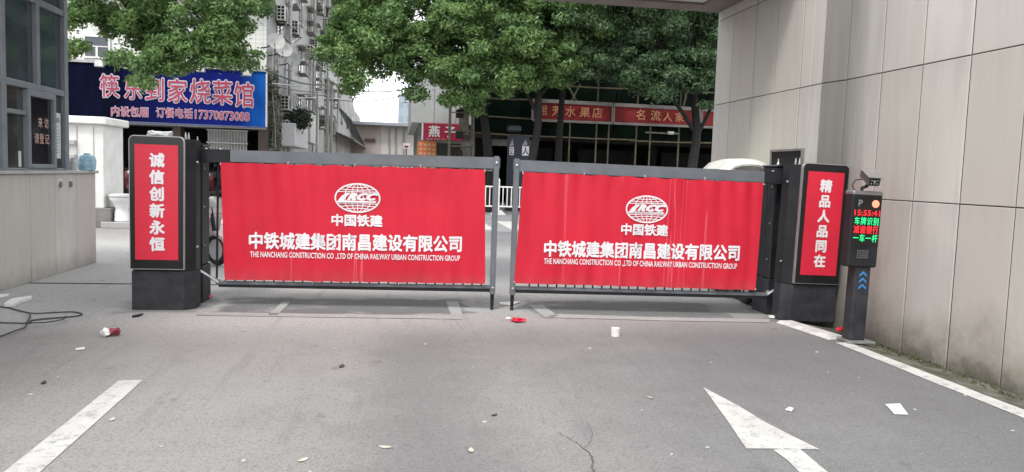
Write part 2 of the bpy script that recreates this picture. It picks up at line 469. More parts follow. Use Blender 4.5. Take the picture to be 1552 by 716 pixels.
# ------------------------------------------------------------------ lettering (turned into mesh)
TXT = {}
def glyphs(s, off=0.0, shear=0.0, space=1.0):
    k = (s, off, shear, space)
    if k in TXT: return TXT[k]
    cu = bpy.data.curves.new('t', 'FONT'); cu.body = s; cu.size = 1; cu.offset = off; cu.shear = shear; cu.space_character = space
    cu.resolution_u = 2; cu.fill_mode = 'FRONT'; cu.extrude = 0
    ob = bpy.data.objects.new('t', cu); COL.objects.link(ob)
    dg = bpy.context.evaluated_depsgraph_get()
    me = bpy.data.meshes.new_from_object(ob.evaluated_get(dg))
    vs = [(v.co.x, v.co.y) for v in me.vertices]; fs = [tuple(p.vertices) for p in me.polygons]
    bpy.data.objects.remove(ob); bpy.data.curves.remove(cu); bpy.data.meshes.remove(me)
    TXT[k] = (vs, fs); return TXT[k]
def text(mb, s, p0, p1, h, nrm, off=0.012, shear=0.0, lift=.004, em=False, space=1.0, upv=(0, 0, 1)):
    """fit string s on the segment p0 -> p1 (its bottom line) with height h; nrm points at the reader"""
    vs, fs = glyphs(s, 0.0, shear, space)
    p0 = Vector(p0); ex = Vector(p1) - p0; ey = Vector(upv) * h
    x0 = min(v[0] for v in vs); x1 = max(v[0] for v in vs); y0 = min(v[1] for v in vs); y1 = max(v[1] for v in vs)
    if em: x0, x1, y0, y1 = 0.0, 1.0, -.12, .88
    # bold strokes: the outline laid down several times a hair apart, each copy 0.15 mm above the last
    sx_ = ex.normalized() * (off * ex.length / (x1 - x0)); sy_ = ey.normalized() * (off * ey.length / (y1 - y0))
    sh_ = [(0, 0)] if off <= 0 else [(0, 0)] + [(math.cos(k * math.pi / (4 if off > .03 else 2)), math.sin(k * math.pi / (4 if off > .03 else 2))) for k in range(8 if off > .03 else 4)]
    if 0 < off <= .03: sh_ = [(a * .8 - b_ * .6, a * .6 + b_ * .8) for a, b_ in sh_]
    for q, (a, b_) in enumerate(sh_):
        mb.add([p0 + ex * ((x - x0) / (x1 - x0)) + ey * ((y - y0) / (y1 - y0)) + sx_ * a + sy_ * b_ + Vector(nrm) * (lift + .00015 * q * max(1, h * 4)) for x, y in vs], fs)
    return mb
def flat_build(mb, name, m, parent):
    off = wloc(parent); me = bpy.data.meshes.new(name)
    me.from_pydata([v - off for v in mb.v], [], mb.f); me.materials.append(m)
    return link(name, me, parent)

# ================================================================== GROUND
XW = 4.66      # face of the stone-clad wall
g = MB()
ys = [-12, 0, 2, 4, 6, 8, 10, 12, 14, 17, 18.8]
xs = [-60, -20, -8, -4.2, -2, 0, 2, 4.16]
for i in range(len(xs) - 1):
    for j in range(len(ys) - 1):
        g.add([(xs[i], ys[j], 0), (xs[i + 1], ys[j], 0), (xs[i + 1], ys[j + 1], 0), (xs[i], ys[j + 1], 0)], [(0, 1, 2, 3)])
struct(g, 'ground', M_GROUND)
M_GUT = mat('mossy_gutter', (.12, .115, .095), .9, .55, 5, bumps=.5, dark=(.045, .048, .028))
g = MB()
gy = [-12 + .45 * i for i in range(69)]
gx = [4.16, 4.30, 4.45, 4.58, 4.7]
vs = []
for y in gy:
    for x in gx:
        z = -.08 * (x - 4.16) / .5 + (random.uniform(-.008, .012) if 4.2 < x < 4.69 else 0)
        vs.append((x, y, z))
fs = [(j * 5 + i, j * 5 + i + 1, j * 5 + i + 6, j * 5 + i + 5) for j in range(len(gy) - 1) for i in range(4)]
struct(g.add(vs, fs), 'gutter', M_GUT)
g = MB(); g.box(4.7, -12, -.3, 60, 18.8, -.005); struct(g, 'ground_beyond_wall', mat('packed_earth', (.2, .19, .17), .9))
# street crossing beyond the gate
M_ROAD = mat('street_asphalt', (.23, .23, .235), .8, .2, 1.2, bumps=.2)
g = MB(); g.add([(-150, 18.8, -.02), (150, 18.8, -.02), (150, 30.2, -.02), (-150, 30.2, -.02)], [(0, 1, 2, 3)])
struct(g, 'street', M_ROAD)
M_PAVE = mat('pavement_concrete', (.36, .355, .34), .8, .2, 2, bumps=.2)
g = MB(); g.box(-150, 30.2, -.3, -5.31, 32.4, .12); g.box(.75, 30.2, -.3, 150, 32.4, .121); struct(g, 'pavement', M_PAVE)
g = MB(); g.box(-5.31, 30.2, -.3, .75, 260, -.03); struct(g, 'alley_ground', M_PAVE)
g = MB(); g.add([(-600, -300, -.4), (600, -300, -.4), (600, 900, -.4), (-600, 900, -.4)], [(0, 1, 2, 3)])
struct(g, 'terrain', mat('earth', (.16, .15, .13), .9))
g = MB()
for i in range(11):
    x = -4.6 + i * .95
    g.add([(x, 19.6, -.016), (x + .5, 19.6, -.016), (x + .5, 23.2, -.016), (x, 23.2, -.016)], [(0, 1, 2, 3)])
struct(g, 'zebra_crossing', M_PAINT)
# steel-edged joint across the drive on the left
g = MB(); g.add([(-4.2, 9.42, .004), (-4.2, 9.47, .004), (-1.9, 9.50, .004), (-1.9, 9.45, .004)], [(0, 3, 2, 1)])
struct(g, 'expansion_joint', mat('joint_filler', (.03, .026, .022), .9))

def gpoly(pts, z=.004):
    return [G(x, y, z) for x, y in pts]
def marking(name, polys, m, z=.004):
    b = MB()
    for p in polys:
        q = gpoly(p, z); b.add(q, [tuple(range(len(q)))])
    me = b.build(name, m); me['kind'] = 'structure'; return me
marking('painted_line', [[(180, 577), (217, 576), (60, 716), (-30, 770), (-75, 770), (5, 716)]], M_PAINT)
marking('painted_arrow', [[(1066, 587), (1119, 615), (1160, 640), (1199, 660), (1243, 681.5), (1205, 681), (1166, 680), (1151, 661), (1166, 680), (1131, 680), (1107, 644), (1086, 615)],
                          [(1172, 682), (1190, 680), (1213, 681), (1255, 716), (1325, 775), (1262, 775), (1212, 716), (1193, 697)]], M_PAINT)
# long edge line against the gutter, wavering a little
b = MB(); L = []; R = []
for i in range(40):
    y = 6.36 - i * .28
    L.append((4.015 - .03 * (i / 12) + random.uniform(-.006, .006), y, .004)); R.append((4.155 - .012 * (i / 12) + random.uniform(-.004, .004), y, .004))
n = len(L); b.add(L + R, [(i, i + 1, n + i + 1, n + i) for i in range(n - 1)])
struct(b, 'edge_line', M_PAINT)
# faint old lines around the two stained lanes
marking('worn_line', [[(296, 478), (500, 481), (700, 484), (700, 479), (500, 476), (300, 473)], [(676, 457), (694, 457), (702, 479), (684, 479)],
                      [(405, 478), (420, 478), (440, 458), (428, 458)]], M_PAINT_OLD, .005)
marking('worn_line', [[(822, 481), (1000, 486), (1165, 489), (1168, 484), (1000, 481), (845, 476)], [(800, 462), (822, 462), (846, 479), (828, 483)]], M_PAINT_OLD, .005)
# asphalt crack at the bottom right of the lane
def jag(pts, n=5, a=1.6):
    rr = random.Random(4); out = []
    for (x0, y0), (x1, y1) in zip(pts, pts[1:]):
        out += [(x0 + (x1 - x0) * k / n + rr.uniform(-a, a) * (k > 0), y0 + (y1 - y0) * k / n + rr.uniform(-a, a) * .6 * (k > 0)) for k in range(n)]
    return out + [pts[-1]]
b = MB(); pts = jag([(846, 656), (862, 664), (874, 671), (884, 680), (893, 686), (899, 697), (897, 708), (903, 722), (900, 745)])
for i in range(len(pts) - 1):
    (x0, y0), (x1, y1) = pts[i], pts[i + 1]; w0 = .3 + i * .035; w1 = .3 + (i + 1) * .035
    b.add([G(x0 - w0, y0, .003), G(x0 + w0, y0, .003), G(x1 + w1, y1, .003), G(x1 - w1, y1, .003)], [(0, 1, 2, 3)])
pts = jag([(884, 681), (896, 668), (897, 655), (889, 640)])
for i in range(len(pts) - 1):
    (x0, y0), (x1, y1) = pts[i], pts[i + 1]
    b.add([G(x0 - .35, y0, .003), G(x0 + .35, y0, .003), G(x1 + .25, y1, .003), G(x1 - .25, y1, .003)], [(0, 1, 2, 3)])
struct(b, 'asphalt_crack', mat('crack_dirt', (.085, .085, .083), .95))

# ================================================================== RIGHT WALL
wall = thing('stone_clad_wall', (XW + .2, 5, 0), 'tall pale wall of large stone panels along the right side of the drive', 'wall')
b = MB(); b.box(XW + .010, -10, -.25, XW + .4, 10.70, 5.2); b.build('wall_core', mat('wall_mortar', (.05, .048, .045), .9), wall)
MB().box(XW - .060, 7.864, -.25, XW + .009, 10.705, 4.975).build('pier_core', mat('wall_mortar', (.05, .048, .045)), wall)
rows = [(-.12, 1.324), (1.324, 2.557), (2.557, 3.77), (3.77, 4.98)]
js = [10.71, 10.21, 9.53, 8.95, 8.33, 8.09, 7.86]
gap = .0075
def wx(y):   # the far pier stands 6 cm proud, with a slanted return
    return XW - .07 if y >= 7.86 else (XW if y <= 7.50 else XW - .07 * (y - 7.50) / .36)
cols = [(js[i + 1], js[i]) for i in range(6)] + [(7.50, 7.86)]
y = 7.50; wdt = .588
while y > -9:
    cols.append((y - wdt, y)); y -= wdt
k = 0
for (ya, yb) in cols:
    for (za, zb) in rows:
        k += 1
        zs = [(za, zb)]
        if False:
            if za < 1: zs = [(za, 1.05)]
            else: zs = [(1.86, zb)]
        for z0, z1 in zs:
            pr = random.uniform(-.0025, .0025)
            xa, xb = wx(ya) + pr, wx(yb - 1e-4) + pr
            if ya >= 7.86: xa = xb = XW - .07 + pr
            b = MB(); y0, y1, z0_, z1_ = ya + gap, yb - gap, z0 + .0045, z1 - .0045
            e = .004
            b.add([(xa, y0 + e, z0_ + e), (xb, y1 - e, z0_ + e), (xb, y1 - e, z1_ - e), (xa, y0 + e, z1_ - e),
                   (xa + .005, y0, z0_), (xb + .005, y1, z0_), (xb + .005, y1, z1_), (xa + .005, y0, z1_),
                   (XW + .04, y0, z0_), (XW + .04, y1, z0_), (XW + .04, y1, z1_), (XW + .04, y0, z1_)],
                  [(0, 3, 2, 1), (0, 1, 5, 4), (1, 2, 6, 5), (2, 3, 7, 6), (3, 0, 4, 7), (4, 5, 9, 8), (5, 6, 10, 9), (6, 7, 11, 10), (7, 4, 8, 11)])
            b.build('stone_panel', M_WALL, wall)
win = MB().box(XW - .085, 8.16, 1.07, XW + .02, 8.86, 1.83).build('window', mat('wall_window_glass', (.010, .008, .008), .4, spec=.2), wall)
b = MB()
for a in ((XW - .098, 8.135, 1.05, XW + .01, 8.16, 1.855), (XW - .098, 8.86, 1.05, XW + .01, 8.885, 1.855), (XW - .098, 8.16, 1.83, XW + .01, 8.86, 1.855), (XW - .098, 8.16, 1.05, XW + .01, 8.86, 1.07)):
    b.box(*a)
b.build('window_frame', mat('dull_window_trim', (.20, .19, .18), .5), win)
# end return of the wall, seen edge-on at the street side
b = MB(); b.box(XW - .062, 10.712, -.1, XW + .45, 10.76, 3.9); b.build('end_panel', M_WALL, wall)

# moss tufts and debris in the gutter
g = MB()
for i in range(900):
    yy = random.uniform(3.2, 7.0); xx = XW - abs(random.gauss(0, .10)) - .01
    if xx < 4.22: continue
    z = -.08 * (xx - 4.16) / .5; s = random.uniform(.006, .02); a = random.uniform(0, 6.28)
    g.add([(xx - s * math.cos(a), yy - s * math.sin(a), z), (xx + s * math.cos(a), yy + s * math.sin(a), z), (xx + random.uniform(-.01, .01), yy, z + s * random.uniform(.6, 1.6))], [(0, 1, 2)])
tag(g.build('moss', mat('moss', (.085, .088, .035), .9, .5, 9)), 'low moss and dirt along the foot of the stone wall', 'moss', kind='stuff')

# ================================================================== CANOPY OVER THE ENTRANCE
can = thing('entrance_canopy', (0, 9.2, 3.9), 'flat entrance canopy with brown edge beams and pale soffit above the gate', 'canopy')
M_BROWN = mat('brown_edge_beam', (.20, .155, .14), .6, .25, 2)
b = MB(); b.box(-6.5, 10.36, 3.90, XW - .07, 10.76, 4.3).build('edge_beam', M_BROWN, can)
b = MB(); b.box(XW - .47, 8.4, 3.90, XW - .075, 10.355, 4.3).build('edge_beam', M_BROWN, can)
b = MB(); b.box(-6.5, 8.4, 3.93, XW - .475, 10.355, 4.25).build('soffit', mat('pale_soffit', (.62, .62, .61), .6, .1, 2), can)

# ================================================================== GUARD BOOTH (left)
XB = -4.2
booth = thing('guard_booth', (XB - 1.5, 8.5, 0), 'glazed guard booth on a pale stone base at the left of the drive', 'booth')
b = MB(); b.box(XB - 3, 2, -.05, XB - .03, 11.44, 1.262).build('base_core', mat('wall_mortar', (.05, .048, .045)), booth)
pj = [11.46, 10.80, 10.18, 9.53, 8.94, 8.30, 7.68, 7.06, 6.4, 5.8, 5.2, 4.6, 4.0, 3.4, 2.8, 2.2]
for i in range(len(pj) - 1):
    b = MB(); b.box(XB - .04, pj[i + 1] + .005, .0, XB + random.uniform(-.002, .002), pj[i] - .005, 1.26, .004).build('stone_panel', M_BOOTH, booth)
b = MB(); b.box(XB - 2.8, 11.442, 0, XB - .045, 11.47, 1.26, .004).build('end_panel', M_BOOTH, booth)
b = MB(); b.box(XB - 3.0, 2, 1.262, XB + .03, 11.50, 1.30, .006).build('ledge', mat('ledge_stone', (.46, .45, .44), .5, .15, 4), booth)
M_SOCK = mat('grimy_plate', (.20, .19, .17), .7, .4, 20)
for yy in (10.30, 10.60):
    p = (XB, yy, 1.14)
    m = MB().lathe([(.0, .0), (.070, 0), (.070, .004), (.0, .004)], (XB + .002, yy, 1.135), 20, 'x').build('plaster_patch', mat('pale_plaster', (.66, .65, .62), .8), booth)
    MB().lathe([(.0, .0), (.042, 0), (.036, .018), (.0, .018)], (XB + .006, yy, 1.125), 18, 'x').build('socket', M_SOCK, m)
# glazing: posts, transoms, panes
def bar(y0, z0, y1, z1, d=.06, o=.03): return (XB - d, y0, z0, XB + o - .03, y1, z1)
def post(y0, y1, z0, z1, nm='mullion', o=0.0): MB().box(XB - .09, y0, z0, XB + o, y1, z1, .006).build(nm, M_FRAME, booth)
post(10.50, 10.60, 1.30, 5.2, 'corner_post', .004)
post(8.94, 9.04, 1.30, 5.2); post(9.76, 9.84, 2.31, 5.2); post(7.4, 7.5, 1.3, 5.2); post(5.8, 5.9, 1.3, 5.2); post(4.2, 4.3, 1.3, 5.2); post(8.1, 8.18, 2.31, 5.2)
def tran(y0, y1, z0, z1, nm='transom', o=-.004): MB().box(XB - .085, y0, z0, XB + o, y1, z1, .006).build(nm, M_FRAME, booth)
for ya, yb in ((9.04, 10.50), (7.5, 8.94), (5.9, 7.4), (4.3, 5.8), (2.1, 4.2)):
    tran(ya, yb, 2.235, 2.31); tran(ya, yb, 3.24, 3.31)
    tran(ya, yb, 1.302, 1.33, 'sill')
def pane(y0, y1, z0, z1, m=M_GLASS, x=-.05, nm='pane'): MB().box(XB + x - .008, y0, z0, XB + x, y1, z1).build(nm, m, booth)
for ya, yb in ((9.04, 9.76), (9.84, 10.50), (7.5, 8.1), (8.18, 8.94), (5.9, 7.4), (4.3, 5.8), (2.1, 4.2)):
    pane(ya + .003, yb - .003, 2.313, 3.237); pane(ya + .003, yb - .003, 3.313, 5.1)
pane(7.503, 8.937, 1.333, 2.232); pane(5.9, 7.4, 1.333, 2.232); pane(4.3, 5.8, 1.333, 2.232)
MB().box(XB - 3, 2, 5.1, XB + .1, 10.7, 5.4).build('roof', M_FRAME, booth)
MB().box(XB - 3, 10.54, 1.30, XB - .1, 10.58, 5.1).build('rear_pane', M_GLASS, booth)
MB().box(XB - 3, 2, 1.31, XB - 1.2, 10.5, 5.1).build('interior_partition', mat('booth_interior', (.12, .12, .12), .8), booth)
# sliding window with red-brown lettering
pane(9.043, 9.50, 1.333, 1.93, M_GLASS2); pane(9.043, 9.50, 1.98, 2.232, M_GLASS2); tran(9.04, 9.50, 1.93, 1.98, 'transom', -.01)
d = MB().box(XB - .04, 9.56, 1.375, XB - .025, 10.155, 2.16)
door = d.build('sliding_window', mat_glass('service_window_glass', (.010, .010, .012), .1), booth)
b = MB()
for a in ((9.50, 1.33, 9.56, 2.232), (10.155, 1.33, 10.215, 2.232), (9.56, 2.16, 10.155, 2.232), (9.56, 1.33, 10.155, 1.375)):
    b.box(XB - .07, a[0], a[1], XB + .012, a[2], a[3], .005)
b.build('frame', M_FRAME, door)
M_RB = mat('rust_lettering', (.50, .33, .28), .6, .1)
t = MB()
nX = (1, 0, 0)
for ch, yc, zc in (('来', 9.86, 1.87), ('访', 10.02, 1.87), ('请', 9.76, 1.68), ('登', 9.89, 1.68), ('记', 10.03, 1.68)):
    text(t, ch, (XB - .024, yc - .06, zc - .065), (XB - .024, yc + .06, zc - .065), .13, nX, off=.02, em=True, lift=.003)
flat_build(t, 'lettering', M_RB, door)
pane(10.218, 10.497, 1.333, 2.232, M_GLASS2)
b = MB().box(XB - .045, 10.27, 1.45, XB - .041, 10.46, 2.02).build('notice_sheet', mat('notice_paper', (.62, .63, .62), .7, .1, 9), booth)
t = MB(); text(t, '通知', (XB - .041, 10.31, 1.90), (XB - .041, 10.42, 1.90), .06, nX, lift=.002)
for i in range(9): t.box(XB - .0405, 10.30, 1.84 - i * .04, XB - .0395, 10.43 - random.random() * .04, 1.848 - i * .04)
flat_build(t, 'lettering', mat('grey_ink', (.2, .2, .22), .7), b)
MB().box(XB - .045, 9.36, 1.34, XB - .040, 9.42, 1.52).build('sticker', mat('notice_paper', (.62, .63, .62)), booth)
# jug of blue plastic and a grey tap fitting on the ledge
M_BLUEP = mat('pale_blue_plastic', (.34, .55, .66), .25, .3, 12)
b = MB().lathe([(0, 0), (.095, 0), (.11, .03), (.115, .15), (.09, .20), (.045, .215), (.042, .235), (0, .235)], (XB - .02, 11.22, 1.30), 18)
b.tube([(XB - .02, 11.14, 1.47), (XB - .02, 11.06, 1.46), (XB - .02, 11.05, 1.39), (XB - .02, 11.12, 1.35)], .012)
solo(b, 'plastic_jug', M_BLUEP, 'pale blue plastic jug on the ledge past the booth glass', 'jug', smooth=True)
b = MB().lathe([(0, 0), (.05, 0), (.052, .10), (.03, .13), (.02, .17), (0, .17)], (XB - .05, 10.84, 1.30), 14)
solo(b, 'bottle', M_GREY, 'small grey bottle on the booth ledge beside the blue jug', 'bottle', smooth=True)

# ================================================================== GATE: light boxes, pillars, leaves, banners
NY = Vector((0, -1, 0))
def screw(mb, x, y, z, r=.012, axis='y', h=-.012):
    mb.lathe([(r, 0), (r, h), (r * .6, h * 1.5)], (x, y, z), 10, axis)

def light_box(x0, x1, yf, yb, zt, gate_side, chars, label, tilt):
    """x0..x1 front face; gate_side +1 when the gate is on its right"""
    root = thing('advertising_light_box', ((x0 + x1) / 2, (yf + yb) / 2, 0), label, 'light box', 'light boxes at the two ends of the gate')
    c = .09; gs = gate_side
    xg = x1 + c if gs > 0 else x0 - c              # chamfered gate-side corner
    if gs > 0: poly = [(x0, yf), (x1, yf), (xg, yf + c), (xg, yb), (x0, yb)]
    else: poly = [(x0, yf), (x1, yf), (x1, yb), (xg, yb), (xg, yf + c)]
    MB().prism(poly, .0, .385).build('plinth', M_BASE, root, bevel=.004)
    inn = [(x + (.006 if x < (x0 + x1) / 2 else -.006), y + .02) for x, y in poly]
    MB().prism(inn, .386, zt - .02).build('cabinet', M_CHAR, root, bevel=.004)
    # framed glossy front
    def rr(a, b_, z0, z1, r):
        P = []
        for cx, cz, s in ((b_ - r, z1 - r, 0), (a + r, z1 - r, 1), (a + .004, z0 + .004, 2), (b_ - .004, z0 + .004, 3)):
            for k in range(5 if s < 2 else 1):
                th = math.pi / 2 * (s + k / 4) if s < 2 else 0
                P.append((cx + r * math.cos(th), cz + r * math.sin(th)) if s < 2 else (cx, cz))
        return P
    fr = MB().extr(rr(x0 - .012, x1 + .012, .40, zt, .05), yf - .022, yf + .018).build('trim', M_ALU, root)
    pn = MB().extr(rr(x0 - .004, x1 + .004, .408, zt - .008, .044), yf - .030, yf - .0225).build('front_glass', M_BLACK, root)
    za, zb = .50, zt - .085
    xa, xb = x0 + .045, x1 - .045
    rp = MB().box(xa, yf - .0335, za, xb, yf - .0305, zb).build('poster', M_REDPANEL, pn)
    t = MB(); n = len(chars); cell = (zb - za - .14) / n
    for i, ch in enumerate(chars):
        zc = zb - .055 - cell * (i + 1); s = cell * .86; xc = (xa + xb) / 2 + .005
        text(t, ch, (xc - s / 2, yf - .034, zc), (xc + s / 2, yf - .034, zc), s, NY, off=.042, em=True, lift=.002)
    flat_build(t, 'lettering', M_LET, pn)
    b = MB()
    for z in (.62, 1.46): b.lathe([(.013, 0), (.013, .012 * gs), (.006, .018 * gs)], (xg, yf + .12, z), 10, 'x')
    b.build('bolt', M_STEEL, root)
    b = MB()
    for y in (yf + .1, yb - .06): b.tube([(xg - .1 * gs, y, zt - .02), (xg - .1 * gs, y, zt + .012)], .012, 8); b.tube([(xg - .1 * gs, y, zt + .01), (xg - .1 * gs, y, zt + .05)], .010, 8, .004)
    b.build('lifting_bolt', M_STEEL, root)
    root.rotation_euler.y = tilt
    return root
BL = light_box(-2.54, -2.055, 7.80, 8.07, 1.70, 1, '诚信创新永恒', 'black light box at the left gate end with red vertical slogan starting 诚信', 0)
BR = light_box(4.12, 4.615, 7.36, 7.60, 1.665, -1, '精品人品同在', 'black light box against the right wall with red vertical slogan starting 精品', math.radians(1.2))

def pillar(x0, x1, y0, y1, zt, side, label, tilt=0):
    root = thing('gate_pillar', ((x0 + x1) / 2, (y0 + y1) / 2, 0), label, 'pillar', 'gate pillars behind the light boxes')
    MB().box(x0, y0, .39, x1, y1, zt, .012).build('upper_casing', M_CHAR, root)
    MB().box(x0 - .012, y0 - .012, 0, x1 + .012, y1 + .012, .385, .008).build('lower_casing', M_BASE, root)
    MB().box(x0 - .01, y0 - .01, zt, x1 + .01, y1 + .01, zt + .022, .006).build('cap', M_BLACK, root)
    b = MB(); xs_ = x1 if side > 0 else x0
    for z in (.60, 1.0, 1.40): b.lathe([(.011, 0), (.011, .012 * side), (.005, .017 * side)], (xs_, y0 + .06, z), 10, 'x')
    b.build('bolt', M_STEEL, root)
    b = MB()
    for x in (x0 + .06, x1 - .07): b.lathe([(.016, 0), (.016, .02), (.009, .03), (.006, .07), (0, .075)], (x, y0 + .1, zt + .022), 10)
    b.build('lifting_bolt', M_STEEL, root)
    root.rotation_euler.y = tilt
    return root
pillar(-2.36, -1.985, 8.21, 8.52, 1.63, 1, 'narrow charcoal gate pillar behind the left light box')
pillar(4.06, 4.40, 7.78, 8.10, 1.62, -1, 'narrow charcoal gate pillar behind the right light box', math.radians(1.0))

def gate_leaf(hinge, free, zh, zf, side, label):
    """hinge, free: (x, y) of arm ends; side +1: hinge at left"""
    A = Vector((*hinge, 0)); B = Vector((*free, 0))
    root = thing('barrier_gate_leaf', ((A + B) / 2), label, 'gate', 'two leaves of the barrier gate')
    L = (B - A).length; d = (B - A).normalized(); nrm = Vector((d.y, -d.x, 0))
    if nrm.y > 0: nrm = -nrm
    def at(s, z, o=0.0): return A + d * s + Vector((0, 0, z)) + nrm * o
    zt = lambda s: zh + (zf - zh) * s / L
    def beam(s0, s1, za0, za1, zb0, zb1, w0, name, m, parent=root, bevel=.005):
        vs = []
        for s, z0, z1 in ((s0, za0, za1), (s1, zb0, zb1)):
            for o in (-w0 / 2, w0 / 2):
                for z in (z0, z1): vs.append(at(s, z, o))
        return MB().add(vs, [(0, 1, 3, 2), (4, 6, 7, 5), (0, 4, 5, 1), (2, 3, 7, 6), (1, 5, 7, 3), (0, 2, 6, 4)]).build(name, m, parent, bevel=bevel)
    beam(.30, L, zt(.3) - .122, zt(.3), zt(L) - .122, zt(L), .075, 'arm', M_ARM)
    beam(-.02, .34, zt(0) - .136, zt(0) + .004, zt(.34) - .126, zt(.34) + .004, .088, 'arm_sleeve', M_CHAR)
    beam(L, L + .006, zt(L) - .118, zt(L) - .004, zt(L) - .118, zt(L) - .004, .07, 'end_cap', M_BASE)
    s0, s1 = .20, L - .035
    # bottom rail with a thin darker strip below
    beam(s0, s1, .215, .25, .225, .26, .05, 'bottom_rail', M_ARM)
    beam(s0 + .02, s1, .185, .2145, .19, .2245, .03, 'bottom_rail', M_CHAR)  # the thin darker strip below the rail
    # thin hinge-side stay
    MB().tube([at(s0, .22), at(s0 + .01, zt(s0) - .12)], .011, 8).build('side_stay', M_CHAR, root)
    # free end upright with bracket and rubber foot
    up_ = MB().tube([at(s1, .18, .0), at(s1 + .0, zt(L) + .0, .0)], .001, 4)
    up_ = beam(s1 - .028, s1 + .028, .17, zt(L) + .012, .17, zt(L) + .012, .098, 'end_upright', M_ARM)
    if side < 0: pass
    MB().tube([at(s1, .17), at(s1, .035)], .022, 10, .018).build('foot_tube', M_CHAR, root)
    MB().lathe([(.012, 0), (.020, .006), (.020, .028), (.010, .036)], at(s1, 0.0) + Vector((0, 0, 0)), 12).build('rubber_foot', M_RUB, root)
    b = MB()
    for z in (zt(L) - .06, .24): 
        p = at(s1, z, .05); b.lathe([(.013, 0), (.013, -.01), (.006, -.014)], p, 10, 'y')
    for s in (.10, .24):
        p = at(s, zt(s) - .004, .02); b.lathe([(.016, 0), (.016, .012), (.008, .02), (0, .021)], p, 10, 'z')
    b.build('bolt', M_STEEL, root)
    # slats, each its own part
    me = None; n = int((s1 - s0 - .1) / .098)
    for i in range(n):
        s = s0 + .085 + i * .098; z1 = zt(s) - .12
        o = MB().tube([at(s, .245), at(s, z1)], .0085, 6).build('slat', M_CHAR, root, smooth=True)
    # light spacer strips near the arm, seen as pale dashes
    b = MB()
    for i in range(n):
        s = s0 + .085 + i * .098
        if random.random() < .8: b.box(*(at(s + .015, zt(s) - .145) - Vector((0, .006, 0))), *(at(s + .083, zt(s) - .13) + Vector((0, .004, 0))))
    if b.v: b.build('clip_strip', mat('pale_clip', (.55, .53, .5), .6), root)
    # diagonal strut down at the hinge
    MB().tube([at(-.02, .40, .05), at(s0 * .6, .31, .04), at(s0 + .02, .235, .02)], .014, 8).build('strut', M_ALU, root)
    MB().lathe([(.03, 0), (.03, .02), (.012, .03)], at(s0, .25), 12).build('pivot', M_STEEL, root)
    return root, A, d, nrm
LL, LA, LD, LN = gate_leaf((-2.02, 8.14), (1.06, 7.95), 1.592, 1.618, 1, 'left leaf of the grey barrier gate with drop rails')
RL, RA, RD, RN = gate_leaf((4.24, 7.70), (1.20, 7.92), 1.565, 1.60, -1, 'right leaf of the grey barrier gate with drop rails')

